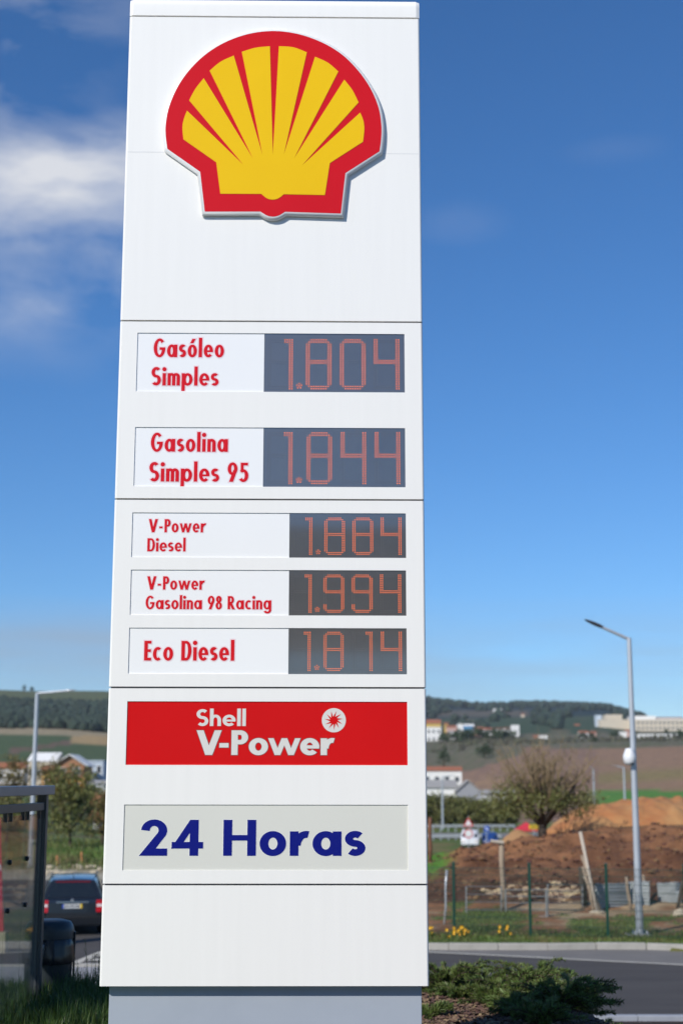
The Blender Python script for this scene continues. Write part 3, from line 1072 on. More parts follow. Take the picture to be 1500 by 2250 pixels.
def build_land():
    a_in = np.linspace(-0.44, 0.44, 250)
    a_out = np.array([0.5, .58, .7, .9, 1.2, 1.7, 2.6])
    A = np.concatenate([-a_out[::-1], a_in, a_out])
    D = np.concatenate([[0.6, 3, 6, 8, 9, 10, 10.6, 11.2, 12, 12.6, 13.2, 14, 14.5, 15, 16, 18, 21, 25.0, 25.4, 28, 33], np.arange(34, 62.01, .45), np.arange(63, 96, 2.2),
                        np.geomspace(98, 340, 26), np.linspace(350, 2300, 110), np.geomspace(2400, 3300, 5)])
    vs, cols = [], []
    for d in D:
        for a in A:
            x = a * d
            z = H(x, d)
            if d > 95:
                z += noise.noise(Vector((x * .012, d * .012, 4))) * min(d * .0012, 1.6)
            vs.append((x, d, z)); cols.append((*soil_at(x, d, z), 1))
    nA = len(A)
    fs = [(i * nA + j, i * nA + j + 1, (i + 1) * nA + j + 1, (i + 1) * nA + j) for i in range(len(D) - 1) for j in range(nA - 1)]
    me = bpy.data.meshes.new('ground'); me.from_pydata(vs, [], fs)
    ca = me.color_attributes.new('soil', 'FLOAT_COLOR', 'POINT')
    ca.data.foreach_set('color', np.array(cols, dtype=np.float32).ravel())
    me.polygons.foreach_set('use_smooth', [True] * len(me.polygons))
    me.materials.append(vcol_mat('land', scale=.35, fine=2.2, amount=.28, bump=.55, bscale=2.4))
    o = bpy.data.objects.new('ground', me); C.objects.link(o)
    tag(o, 'rolling open ground of soil, grass, fields and hills', kind='structure')


build_land()

asphalt = pmat('asphalt', (.062, .057, .055), (.086, .080, .076), .8, rough=.85, spec=.25, bump=.5, bscale=90, stretch=(.35, 1.4, 1))
asphalt2 = pmat('worn_asphalt', (.165, .158, .150), (.20, .19, .18), 1.0, rough=.9, spec=.2, bump=.5, bscale=90)
concrete = pmat('kerb_concrete', (.42, .40, .36), (.33, .315, .28), 3, rough=.9, spec=.2, bump=.3, bscale=30, island=.0)
paint = pmat('road_paint', (.58, .55, .47), (.38, .36, .31), 5, rough=.8, contrast=.8)
paving = pmat('footpath_concrete', (.33, .33, .34), (.27, .27, .28), 2, rough=.9, bump=.3, bscale=40)


def sheet(name, pts, z, mat, label, kind='structure'):
    mb = MB()
    tri = tessellate_polygon([[Vector((p[0], p[1], 0)) for p in pts]])
    mb.add([(p[0], p[1], z) for p in pts], [tuple(t) for t in tri])
    for i, f in enumerate(mb.f):
        a, b, c = (Vector(mb.v[q]) for q in f)
        if (b - a).cross(c - a).z < 0: mb.f[i] = tuple(reversed(f))
    return tag(mb.build(name, mat, fix=False), label, kind=kind)


# apron behind and round the camera
sheet('forecourt', [(-70, -90), (70, -90), (70, .6), (-70, .6)], 2.0, paving, 'concrete forecourt behind the planting')
kerb_pts = [(x, kerb_y(x)) for x in np.linspace(-3.0, 30, 60)]
left_edge = [(-3.3, 46), (-4.2, 52), (-5.2, 60.6), (-60, 60.6), (-60, 25.25), (30, 25.25)]
sheet('road', [(x, y) for x, y in reversed(kerb_pts)] + left_edge, 0.0, asphalt, 'dark asphalt road behind the sign')


def band(name, f0, f1, xs, z, mat, label):
    mb = MB()
    n = len(xs)
    mb.add([(x, f0(x), z) for x in xs] + [(x, f1(x), z) for x in xs], [(i, i + 1, n + i + 1, n + i) for i in range(n - 1)])
    return tag(mb.build(name, mat, fix=False), label, kind='structure')


xs_ = list(np.linspace(1.0, 28, 55))
gl = lambda px: on(px, 2092 + (px - 942) * .0502, 0)
g0, g1 = gl(942), gl(1500)
line_y = lambda x: g0.y + (g1.y - g0.y) * (x - g0.x) / (g1.x - g0.x)
band('road_shoulder', lambda x: line_y(x) + .05, lambda x: kerb_y(x) - .0, xs_, .004, asphalt2, 'paler worn asphalt strip along the far kerb')
band('edge_line', lambda x: line_y(x) - .13, lambda x: line_y(x) + .05, xs_, .008, paint, 'worn pale edge line painted along the road')

# far kerb, stone by stone
kerb = tag(bpy.data.objects.new('far_kerb', None), 'pale concrete kerb between the road and the grass verge', kind='structure'); C.objects.link(kerb)
x = -2.2; ks = 0
while x < 20:
    y0, y1 = kerb_y(x), kerb_y(x + 1.2)
    ang = math.atan2(y1 - y0, 1.2)
    ln = math.hypot(1.2, y1 - y0)
    M = Matrix.Translation((x, y0, 0)) @ Matrix.Rotation(ang, 4, 'Z')
    mb = MB(); mb.bbox(.005, ln - .005, .0, .20, -.1, .155 + rnd.uniform(-.006, .006), .018)
    s = mb.build('kerb_stone', concrete, kerb); s.matrix_local = M
    ks += 1
    x += 1.2
# low kerb at the foot of the planted bank
bk = tag(bpy.data.objects.new('bed_kerb', None), 'low grey kerb at the foot of the planted bank', kind='structure'); C.objects.link(bk)
bkm = pmat('blue_grey_kerb', (.33, .35, .39), (.28, .30, .34), 3, rough=.85, bump=.2)
st = MB().bbox(.004, .996, 0, .16, -.1, .13, .015).build('kerb_stone', bkm, bk)
st.location = (-16, 25.1, 0)
for i in range(1, 32):
    s = st.copy(); C.objects.link(s); s.parent = bk
    s.location = (-16 + i, 25.1 + rnd.uniform(-.006, .006), rnd.uniform(-.006, .006))

# left: footpath and hatched markings
f0, f1 = on(60, 2176, .09).y, on(200, 2124, .09).y
sheet('footpath', [(-30, f0), (-3.5, f0), (-3.2, f1), (-30, f1)], .09, paving, 'grey footpath beyond the grass')
mb = MB(); mb.box(-30, -3.2, f1 - .002, f1 + .14, -.1, .125)
tag(mb.build('footpath_kerb', concrete), 'kerb along the grey footpath', kind='structure')


def marking(quads):
    for q in quads:
        pts = [on(px, py, 0) for px, py in q]
        sheet('road_marking', [(p.x, p.y) for p in pts], .006, paint, 'white painted hatching on the road by the footpath')


marking([[(100, 2139), (100, 2149), (240, 2089), (240, 2082)]])
marking([[(190, 2107), (186, 2111), (300, 2111), (300, 2107)], [(210, 2098), (206, 2102), (300, 2102), (300, 2098)], [(160, 2117), (156, 2121), (300, 2121), (300, 2117)]])

# ================================================================== plants
leaf_green = pmat('shrub_leaf', (.125, .145, .036), (.21, .19, .06), 1.5, rough=.6, island=.45, trans=.25)
leaf_dark = pmat('dark_leaf', (.030, .055, .016), (.050, .075, .020), 1.5, rough=.6, island=.4, trans=.2)
leaf_brown = pmat('autumn_leaf', (.21, .145, .05), (.15, .14, .04), 1.5, rough=.65, island=.45, trans=.25)
bark = pmat('bark', (.085, .060, .042), (.05, .036, .026), 6, rough=.9, bump=.6, bscale=20, stretch=(2, 2, .4))
twig = pmat('bare_twig', (.30, .22, .12), (.22, .16, .09), 5, rough=.9)
juniper_leaf = pmat('juniper_needle', (.075, .115, .024), (.135, .165, .036), 3.0, rough=.55, island=.5, trans=.2)
grass_leaf = pmat('grass_blade', (.045, .100, .014), (.085, .125, .025), 1.5, rough=.5, island=.4, trans=.3)
mulch_m = pmat('bark_chip', (.085, .042, .026), (.20, .125, .080), 8, rough=.85, island=.6)


class Leaves(MB):
    def leaf(self, p, d, n, L, W):
        """a small pointed leaf, slightly folded"""
        d = d.normalized()
        s = d.cross(n)
        if s.length < 1e-4: s = d.orthogonal()
        s.normalize()
        o = len(self.v)
        self.v += [tuple(p), tuple(p + d * L * .45 + s * W * .5), tuple(p + d * L), tuple(p + d * L * .45 - s * W * .5)]
        self.f.append((o, o + 1, o + 2, o + 3))


def rdir(r=rnd):
    z = r.uniform(-1, 1); a = r.uniform(0, 2 * PI); q = math.sqrt(1 - z * z)
    return Vector((q * math.cos(a), q * math.sin(a), z))


def crown_mesh(center, rx, ry, rz, nclump, per, L, W, seed, clump=.34, low=-.9, power=.45):
    r = random.Random(seed)
    lv = Leaves()
    for _ in range(nclump):
        d = rdir(r)
        if d.z < low: d.z = -d.z * .5
        q = r.random() ** power
        c = Vector((d.x * rx * q, d.y * ry * q, d.z * rz * q)) + Vector(center)
        cr = clump * r.uniform(.55, 1.25)
        for _ in range(per):
            e = rdir(r) * (cr * r.random() ** .5)
            e.z *= .75
            dd = (e.normalized() * .7 + rdir(r) * .8 + Vector((0, 0, -.15)))
            k = r.uniform(.65, 1.35)
            lv.leaf(c + e, dd, rdir(r), L * k, W * k)
    return lv


def limbs(mb, base, height, spread, seed, n=7, r0=.11, fork=.35, up=.8):
    r = random.Random(seed)
    b = Vector(base)
    top = b + Vector((r.uniform(-.1, .1), r.uniform(-.1, .1), height * fork))
    mb.tube([b + Vector((0, 0, -.3)), b + Vector((0, 0, .05)), (b + top) / 2 + Vector((r.uniform(-.06, .06), 0, 0)), top], [r0 * 1.5, r0 * 1.2, r0 * .95, r0 * .85], 9)
    tips = []
    for i in range(n):
        a = 2 * PI * i / n + r.uniform(-.3, .3)
        e = top + Vector((math.cos(a) * spread * r.uniform(.5, 1), math.sin(a) * spread * r.uniform(.5, 1), height * (1 - fork) * r.uniform(.5, 1) * up))
        m_ = top.lerp(e, .5) + Vector((math.cos(a), math.sin(a), 0)) * spread * .12 + Vector((0, 0, .1 * height * r.random()))
        mb.tube([top - Vector((0, 0, .1)), m_, e], [r0 * .55, r0 * .32, r0 * .08], 6)
        tips.append((m_, e))
        for q in range(4):
            s = m_.lerp(e, r.random() * .8)
            t = s + (rdir(r) * .5 + Vector((math.cos(a) * .4, math.sin(a) * .4, .6))) * spread * .38
            mb.tube([s, s.lerp(t, .5) + rdir(r) * .04, t], [r0 * .2, r0 * .12, r0 * .04], 5)
            tips.append((s, t))
    return tips


def gz(x, y): return H(x, y)


def shrub(name, label, cat, px, py, D, w_px, h_px, mat, seed, group=None, dens=1.0, leaf=.16, trunk=.09, lowc=.36):
    p = at(px, py, D); p.z = gz(p.x, p.y) - .05
    s = D / FPX * 1.02
    w, h = w_px * s, h_px * s
    t = thing(name, label, cat, p, rnd.uniform(0, 6), group)
    mb = MB(); limbs(mb, (0, 0, 0), h * .8, w * .38, seed, 6, trunk, .25)
    mb.build('trunk', bark, t, smooth=True)
    n = int(70 * dens)
    cm = crown_mesh((0, 0, h * .54), w * .5, w * .42, h * .47, n, 34, leaf, leaf * .55, seed, clump=w * .13)
    cm.build('crown', mat, t, fix=False)
    return t


# the tree on the soil bank
tp = at(1192, 1838, 61); tp.z = gz(tp.x, tp.y) - .12
tree = thing('bushy_tree', 'bushy spreading tree with bare twigs on top, growing on the brown soil bank', 'tree', tp, .4)
mb = MB()
limbs(mb, (0, 0, 0), 3.2, 1.9, 41, 8, .20, .20)
r_ = random.Random(5)
mb.build('trunk', bark, tree, smooth=True)
tw = MB()
for i in range(84):
    a = r_.uniform(0, 2 * PI); q = r_.uniform(.2, 2.1)
    s = Vector((math.cos(a) * q * .6, math.sin(a) * q * .6, r_.uniform(1.4, 2.4)))
    e = Vector((math.cos(a) * q * 1.25 + r_.uniform(-.3, .3), math.sin(a) * q * 1.2, r_.uniform(3.0, 4.6) - q * .35))
    m_ = s.lerp(e, .5) + rdir(r_) * .15
    tw.tube([s, m_, e], [.030, .020, .006], 5)
    for _ in range(7):
        b = s.lerp(e, r_.uniform(.35, .95)); t = b + (rdir(r_) * .5 + Vector((0, 0, .55))) * r_.uniform(.3, .8)
        tw.tube([b, t], [.012, .004], 4)
tw.build('bare_twigs', twig, tree)
cm = crown_mesh((0, 0, 1.62), 2.6, 1.9, .86, 150, 42, .13, .055, 77, clump=.44, power=.42)
cm.build('crown', leaf_green, tree, fix=False)
cm = crown_mesh((.1, 0, 2.6), 2.1, 1.5, 1.2, 60, 15, .11, .04, 78, clump=.40)
cm.build('sparse_top', leaf_brown, tree, fix=False)['kind'] = 'stuff'

# shrubs left of the sign
shrub('green_shrub', 'tall loose yellow-green shrub behind the parked estate car', 'shrub', 155, 1868, 76, 128, 172, leaf_green, 3, dens=2.0)
shrub('brown_shrub', 'low reddish brown shrub leaning out beside the white pylon', 'shrub', 226, 1865, 80, 74, 118, leaf_brown, 4, dens=1.0)
shrub('tawny_shrub', 'tawny half-bare tree in front of the orange house', 'tree', 116, 1800, 120, 120, 140, leaf_brown, 6, dens=1.2, leaf=.2)
shrub('olive_shrub', 'olive brown tree beside the leaning street lamp pole', 'tree', 30, 1790, 120, 110, 150, leaf_brown, 8, dens=1.2, leaf=.22)
shrub('dark_shrub', 'dark evergreen bush at the foot of the white flat-roofed house', 'shrub', 196, 1760, 150, 40, 70, leaf_dark, 9, leaf=.24)
shrub('scrub_bush', 'dull green bush seen through the shelter glass', 'shrub', 15, 1870, 80, 90, 95, leaf_green, 12)

# hedge across the valley
for i, (px, w, h) in enumerate([(905, 100, 66), (950, 92, 68), (992, 90, 66), (1036, 92, 64), (1078, 80, 58), (1112, 60, 46)]):
    shrub('hedge_bush', 'olive green hedge bush growing in the row before the grey warehouse', 'hedge', px, 1806, 225, w, h, leaf_green, 20 + i,
          group='hedge before the warehouse', leaf=.40, dens=2.0, trunk=.12)
for i, (px, py, D, w, h, m_) in enumerate([(975, 1692, 600, 26, 46, leaf_dark), (1065, 1690, 640, 40, 26, leaf_dark), (1000, 1640, 860, 80, 26, leaf_dark), (1100, 1634, 860, 80, 22, leaf_dark),
                                         (1050, 1637, 860, 60, 26, leaf_dark), (1278, 1622, 900, 16, 12, leaf_dark), (1300, 1622, 900, 12, 10, leaf_dark), (1350, 1616, 900, 22, 14, leaf_dark), (1306, 1638, 760, 16, 12, leaf_dark),
                                         (948, 1706, 440, 30, 26, leaf_green), (990, 1706, 440, 40, 22, leaf_dark), (1462, 1607, 960, 9, 12, leaf_dark), (1490, 1604, 960, 10, 11, leaf_dark), (54, 1512, 1480, 9, 14, leaf_dark), (71, 1514, 1480, 9, 10, leaf_dark),
                                         (1495, 1628, 800, 14, 18, leaf_dark)]):
    lab = {0: 'upright dark tree behind the long orange roof', 1: 'broad low bush at the edge of the tan field', 2: 'dark wide tree below the blue house', 3: 'dark spreading tree below the long white house', 4: 'dark round tree between the hillside village houses',
           5: 'small bush under the pink-walled cottage', 6: 'tiny bush beside the pink-walled cottage', 7: 'dark bush at the upper edge of the ploughed field', 8: 'round dark bush alone in the ploughed field', 9: 'yellowish bush under the long orange roof', 10: 'dark bush in front of the long orange roof',
           11: 'small cypress before the cream hilltop block', 12: 'larger cypress at the end of the cream hilltop block', 13: 'taller lone tree on the bare left hilltop', 14: 'shorter lone tree on the bare left hilltop', 15: 'dark bush at the end of the low white wall'}[i]
    p = at(px, py, D); p.z = gz(p.x, p.y)
    s = D / FPX * 1.02
    t = thing('far_tree', lab, 'tree', p)
    MB().tube([(0, 0, -2), (0, 0, h * s * .5)], [h * s * .05, h * s * .03], 6).build('trunk', bark, t)
    crown_mesh((0, 0, h * s * .52), w * s * .5, w * s * .4, h * s * .48, 46, 16, .055 * w * s + .25, .04 * w * s + .15, 50 + i, clump=min(w, h) * s * .2).build('crown', m_, t, fix=False)


# far woods: one mass of crowns
def woods(name, label, areas, mat, seed):
    r = random.Random(seed)
    mb = MB()
    ico = bmesh.new(); bmesh.ops.create_icosphere(ico, subdivisions=1, radius=1.0)
    iv = [v.co.copy() for v in ico.verts]; ifc = [[v.index for v in f.verts] for f in ico.faces]; ico.free()
    for (a0, a1, d0, d1, n, s0, s1, test) in areas:
        for _ in range(n):
            D = r.uniform(d0, d1); px = r.uniform(a0, a1)
            x = (px - 750) / (FPX * 1.02) * D
            if test and not test(px, D): continue
            z = gz(x, D)
            s = r.uniform(s0, s1)
            mb.add([(x + v.x * s * r.uniform(.8, 1.2), D + v.y * s, z + s * .55 + v.z * s * r.uniform(.7, 1.1)) for v in iv], ifc)
    return tag(mb.build(name, mat, smooth=False, fix=False), label, kind='stuff')


woodm = pmat('far_wood_leaf', (.014, .030, .020), (.026, .042, .024), .05, rough=.9, island=.35)
woods('hillside_wood', 'dark wood covering the flank of the left hill', [(-500, 330, 740, 1150, 3200, 2, 4.5, None), (-500, 330, 1150, 1190, 400, 2, 4, None)], woodm, 1)
woods('ridge_wood', 'dark wooded ridge on the right horizon', [(1150, 1420, 2000, 2200, 900, 3.5, 6, None), (880, 1150, 2050, 2200, 260, 3, 7, None), (930, 1400, 1000, 1900, 420, 2.5, 6, lambda p, d: noise.noise(Vector((p * .012, d * .004, 7))) > .08)], woodm, 2)
woods('field_edge_scrub', 'scattered scrub between the ploughed field and the hill houses', [(942, 1600, 740, 880, 420, .4, 1.4, None)], pmat('scrub_leaf', (.055, .060, .032), (.085, .075, .045), .05, rough=.9, island=.4), 3)

# -------------------------------------------------- junipers, bark mulch and grass round the sign
def juniper(px, py_, D, rad, hgt, seed, label):
    p = at(px, py_, D); p.z = gz(p.x, p.y) - .02
    t = thing('juniper', label, 'shrub', p, 0, 'spreading junipers on the mulched bank')
    r = random.Random(seed)
    lv = Leaves(); st = MB()
    for b in range(int(44 * rad / .6)):
        a = r.uniform(0, 2 * PI)
        ln = rad * r.uniform(.45, 1.15)
        lift = hgt * r.uniform(.25, 1.15)
        d0 = Vector((math.cos(a), math.sin(a), 0))
        pts = []
        for k in range(9):
            u = k / 8
            z = lift * math.sin(min(u * 1.15, 1.0) * PI * .5) - .10 * hgt * u * u + .02
            side = Vector((-d0.y, d0.x, 0)) * (.10 * ln * math.sin(u * 3 + seed + b))
            pts.append(d0 * (ln * u) + side + Vector((0, 0, z)))
        st.tube(pts, [.010 * (1 - .8 * k / 8) + .0015 for k in range(9)], 4)
        for k in range(3, 27):
            u = k / 26
            i = min(int(u * 8), 7); q = pts[i].lerp(pts[i + 1], u * 8 - i)
            tg = (pts[i + 1] - pts[i]).normalized()
            for _ in range(8):
                sd = rdir(r); sd = (sd - tg * sd.dot(tg)).normalized()
                dr = tg * r.uniform(.5, 1.0) + sd * r.uniform(.5, 1.0) + Vector((0, 0, .15))
                lv.leaf(q, dr, rdir(r), r.uniform(.035, .085) * (1.1 - .45 * u), r.uniform(.006, .012))
    st.build('stems', bark, t)
    lv.build('foliage', juniper_leaf, t, fix=False)


J = [(985, 2172, 14.7, .50, .36, 'juniper arching over the mulch beside the pylon base'), (1062, 2176, 15.0, .50, .26, 'juniper spreading low behind the bark chips'),
     (925, 2170, 15.1, .42, .26, 'small juniper tucked against the pylon edge'),
     (1005, 2186, 14.0, .30, .12, 'low juniper sprig lying on the bark mulch'),
     (1088, 2212, 13.6, .34, .20, 'juniper in the middle of the bark mulch'), (1132, 2208, 13.9, .48, .30, 'bushy juniper at the edge of the bark mulch'),
     (1176, 2190, 14.9, .55, .40, 'juniper with upright tips facing the road'), (1220, 2205, 14.7, .50, .42, 'tallest juniper with dark curling tips'),
     (1256, 2225, 14.2, .50, .34, 'dense juniper on the slope above the bed kerb'), (1150, 2240, 12.9, .38, .20, 'dark juniper low in the mulch bed'),
     (1235, 2255, 13.2, .50, .30, 'shaded juniper at the bottom of the slope'), (1318, 2238, 15.2, .50, .20, 'juniper hanging over the bed kerb'), (1190, 2262, 12.5, .36, .20, 'juniper in the shade at the near end of the bed'),
     (942, 2236, 12.8, .20, .13, 'little juniper growing right at the foot of the plinth')]
for i, (px, py, D, rad, hg, lab) in enumerate(J): juniper(px, py, D, rad * .92, hg * .84, 100 + i, lab)

mb = MB()
r_ = random.Random(9)
for i in range(12000):
    D = 11.4 + 4.6 * r_.random(); px = r_.uniform(900, 1400)
    x = (px - 750) / (FPX * 1.045) * D
    z = gz(x, D) + r_.uniform(.002, .03)
    q = Matrix.Translation((x, D, z)) @ Matrix.Rotation(r_.uniform(0, 6.3), 4, 'Z') @ Matrix.Rotation(r_.uniform(-.7, .7), 4, 'X') @ Matrix.Rotation(r_.uniform(-.6, .6), 4, 'Y')
    a, b = r_.uniform(.014, .042), r_.uniform(.006, .018)
    vs = [q @ Vector(v) for v in ((-a, -b, 0), (a * .9, -b * 1.1, .002), (a, b * .8, .004), (-a * .8, b, 0), (0, 0, .009))]
    mb.add(vs, [(0, 1, 4), (1, 2, 4), (2, 3, 4), (3, 0, 4)])
tag(mb.build('bark_mulch', mulch_m, fix=False), 'loose brown bark chips covering the planted bank', 'mulch', kind='stuff')


def grass_patch(name, label, spots, seed, mat):
    """spots: (sampler, count, height range, lean)"""
    r = random.Random(seed)
    lv = MB()
    for samp, n, (h0, h1), w in spots:
        for _ in range(n):
            x, y = samp(r)
            z = gz(x, y) - .01
            h = r.uniform(h0, h1); a = r.uniform(0, 2 * PI); ln = r.uniform(.1, .55) * h
            d = Vector((math.cos(a), math.sin(a), 0)); s = Vector((-d.y, d.x, 0)) * w * r.uniform(.7, 1.3)
            b = Vector((x, y, z))
            p1 = b + d * ln * .3 + Vector((0, 0, h * .6)); p2 = b + d * ln + Vector((0, 0, h * r.uniform(.85, 1)))
            o = len(lv.v)
            lv.v += [tuple(b - s * .5), tuple(b + s * .5), tuple(p1 + s * .4), tuple(p1 - s * .4), tuple(p2)]
            lv.f += [(o, o + 1, o + 2, o + 3), (o + 3, o + 2, o + 4)]
    return tag(lv.build(name, mat, fix=False), label, 'grass', kind='stuff')


def pxr(p0, p1, d0, d1, k=1.045):
    def f(r):
        D = r.uniform(d0, d1)
        return ((r.uniform(p0, p1) - 750) / (FPX * k) * D, D)
    return f


grass_patch('long_grass', 'long green grass at the foot of the pylon and bin', [(pxr(-60, 300, 10.2, 14.5), 9000, (.08, .24), .007), (pxr(120, 300, 11.5, 15), 2500, (.15, .34), .006),
            (pxr(-150, 300, 14.5, 22), 6000, (.08, .2), .009)], 5, grass_leaf)
mb = MB(); r_ = random.Random(31)
weed_mat = pmat('weed_leaf', (.14, .16, .05), (.19, .18, .08), 3, island=.4, trans=.2, rough=.6)
for i in range(7):
    px = r_.uniform(172, 226); D = r_.uniform(13.2, 15.5)
    x = (px - 750) / (FPX * 1.045) * D; b = Vector((x, D, gz(x, D)))
    t = thing('tall_weed', 'thin tall weed with narrow leaves between the bin and the pylon', 'weed', b, 0, 'tall weeds by the pylon')
    e = Vector((r_.uniform(-.06, .06), r_.uniform(-.06, .06), r_.uniform(.34, .62)))
    MB().tube([(0, 0, -.02), e * .5 + rdir(r_) * .015, e], [.004, .003, .0015], 5).build('stem', weed_mat, t)
    lv = Leaves()
    for k in range(22):
        u = r_.uniform(.25, 1)
        lv.leaf(e * u, rdir(r_) + Vector((0, 0, .5)), rdir(r_), r_.uniform(.02, .05), r_.uniform(.004, .008))
    lv.build('leaves', weed_mat, t, fix=False)


def verge(r):
    x = r.uniform(.3, 16); y = kerb_y(x) + r.uniform(.22, 2.4)
    return x, y
def beyond(r):
    while True:
        x = r.uniform(.5, 18); y = r.uniform(kerb_y(x) + 2.2, 45)
        if noise.noise(Vector((x * .35, y * .35, 1))) + .5 * noise.noise(Vector((x * 1.3, y * 1.3, 5))) < -.16: return x, y
def bankl(r):
    D = r.uniform(64, 84); return ((r.uniform(-200, 420) - 750) / (FPX * 1.02) * D, D)


grass_patch('verge_grass', 'rough green grass on the verge along the mesh fence', [(verge, 8000, (.05, .14), .016), (beyond, 7000, (.04, .13), .02)], 6,
            pmat('verge_blade', (.080, .150, .024), (.18, .18, .055), .8, rough=.6, island=.45, trans=.3))
grass_patch('bank_grass', 'rough grass on the bank beyond the parked car', [(bankl, 7000, (.1, .32), .045)], 8, MATS['verge_blade'])
# flower clumps on the verge
fy = pmat('yellow_petal', (.75, .47, .01), (.70, .30, .01), 3, rough=.6, island=.2)
for i, (px, n, w) in enumerate([(947, 5, .16), (1002, 9, .22), (1016, 5, .14), (1107, 5, .2), (990, 4, .12)]):
    p = on(px, 2058 if i != 4 else 2066, .15)
    t = thing('flower_clump', ['yellow flower clump beside the white pylon edge', 'biggest yellow flower clump at the foot of the green post', 'small yellow flower clump right of the green post', 'orange-yellow flower pair between the green posts', 'smallest yellow flower clump close to the kerb'][i], 'flowers', (p.x, p.y, .13))
    lv = Leaves(); fl = MB()
    for k in range(n):
        c = Vector((r_.uniform(-w, w), r_.uniform(-.15, .15), r_.uniform(.08, .28)))
        for q in range(7):
            a = 2 * PI * q / 7
            e = Vector((math.cos(a) * .8, -.5, math.sin(a)))
            s = Vector((-math.sin(a), 0, math.cos(a))) * .02
            fl.add([c, c + e * .034 + s * .8, c + e * .042, c + e * .034 - s * .8], [(0, 1, 2, 3)])
        for q in range(6): lv.leaf(Vector((c.x, c.y, 0)), rdir(r_) * .5 + Vector((0, 0, 1)), rdir(r_), r_.uniform(.12, .26), .03)
    fl.build('blossoms', fy, t, fix=False); lv.build('leaves', MATS['verge_blade'], t, fix=False)

# ================================================================== street furniture and fences
galv = pmat('galvanised_steel', (.50, .53, .56), (.42, .45, .48), 5, rough=.42, metal=.35, stretch=(1, 1, .3))
dark_metal = pmat('dark_lamp_metal', (.10, .10, .105), (.08, .08, .085), 5, rough=.5)
green_paint = pmat('green_fence_paint', (.003, .038, .024), (.004, .045, .028), 6, rough=.4)
green_wire = pmat('green_fence_wire', (.012, .045, .032), (.012, .04, .03), 6, rough=.5)
old_wood = pmat('weathered_wood', (.36, .28, .20), (.24, .18, .125), 7, rough=.9, bump=.4, stretch=(3, 3, .4))
pale_wood = pmat('pale_wood', (.50, .44, .36), (.38, .32, .25), 7, rough=.9, stretch=(3, 3, .4))
sheet_zinc = pmat('old_zinc', (.33, .36, .37), (.24, .26, .26), 2.2, rough=.6, metal=.2, contrast=1.2)
white_plastic = pmat('white_plastic', (.78, .79, .80), rough=.35)
black_plastic = pmat('black_plastic', (.012, .014, .017), (.018, .020, .024), 4, rough=.32)
concrete_rough = pmat('rough_concrete', (.45, .43, .38), (.32, .30, .26), 5, rough=.95, bump=.5)


def lamp_post(label, px, py, D, top, arm, z=None, r=(.085, .045), head=(.50, .20), headmat=None, plate_=True, pole_mat=None, group=None):
    """top: pixel of the bend; arm: pixel of the far tip of the head"""
    b = at(px, py, D)
    b.z = gz(b.x, b.y) if z is None else z
    t = thing('street_lamp', label, 'street lamp', b, 0, group)
    tp_ = at(top[0], top[1], D) - b
    tp_.x, tp_.y = 0, 0
    mb = MB(); h = tp_.z
    mb.tube([(0, 0, 0), (0, 0, h * .5), (0, 0, h)], [r[0], (r[0] + r[1]) / 2, r[1]], 16)
    smooth_angle(mb.build('pole', pole_mat or galv, t), 40)
    e = at(arm[0], arm[1], D) - b
    e.y = 0
    a0 = Vector((0, 0, h - .03))
    dr = (e - a0).normalized(); L_ = (e - a0).length
    hl = head[0]
    MB().tube([a0, a0 + dr * (L_ - hl * .85)], [r[1] * .72, r[1] * .62], 10).build('arm', pole_mat or galv, t)
    # flat leaf-shaped lantern
    hb = MB()
    sd = Vector((0, 1, 0)); up = dr.cross(sd); 
    if up.z < 0: up = -up
    secs = [(0, .035, .05), (.14, .06, .075), (.30, .5, .10), (.55, 1.0, .085), (.85, .85, .05), (1.0, .35, .02)]
    o = []
    for u, wv, th in secs:
        c = a0 + dr * (L_ - hl + hl * u)
        w_ = max(head[1] * .5 * wv, .035)
        ringp = [c + sd * (w_ * sx) + up * (th * sz) for sx, sz in ((-1, 0), (-.7, .45), (0, .6), (.7, .45), (1, 0), (.7, -.35), (0, -.4), (-.7, -.35))]
        o.append(ringp)
    n = 8
    hb.v = [tuple(p) for rg in o for p in rg]
    for i in range(len(o) - 1):
        for k in range(n): hb.f.append((i * n + k, i * n + (k + 1) % n, (i + 1) * n + (k + 1) % n, (i + 1) * n + k))
    hb.f += [tuple(range(n)), tuple(range((len(o) - 1) * n, len(o) * n))]
    smooth_angle(hb.build('lantern', headmat or dark_metal, t), 45)
    if plate_:
        pb = MB(); pb.bbox(-.21, .21, -.21, .21, -.01, .02, .006)
        bp = pb.build('base_plate', galv, t)
        for sx in (-1, 1):
            for sy in (-1, 1):
                MB().tube([(sx * .15, sy * .15, .0), (sx * .15, sy * .15, .09)], .016, 8).build('bolt', galv, bp)
    return t


lamp = lamp_post('grey steel street lamp with a white camera, standing behind the far kerb', 1405, 2062, 38.0, (1380, 1402), (1283, 1361), z=.165, r=(.098, .062), head=(.62, .30))
cb_ = MB(); p = lamp.location
cb_.bbox(p.x - .34, p.x + .30, p.y - .30, p.y + .30, -.1, .155, .02)
tag(cb_.build('lamp_footing', concrete_rough), 'broken concrete footing under the street lamp with the camera', 'footing')
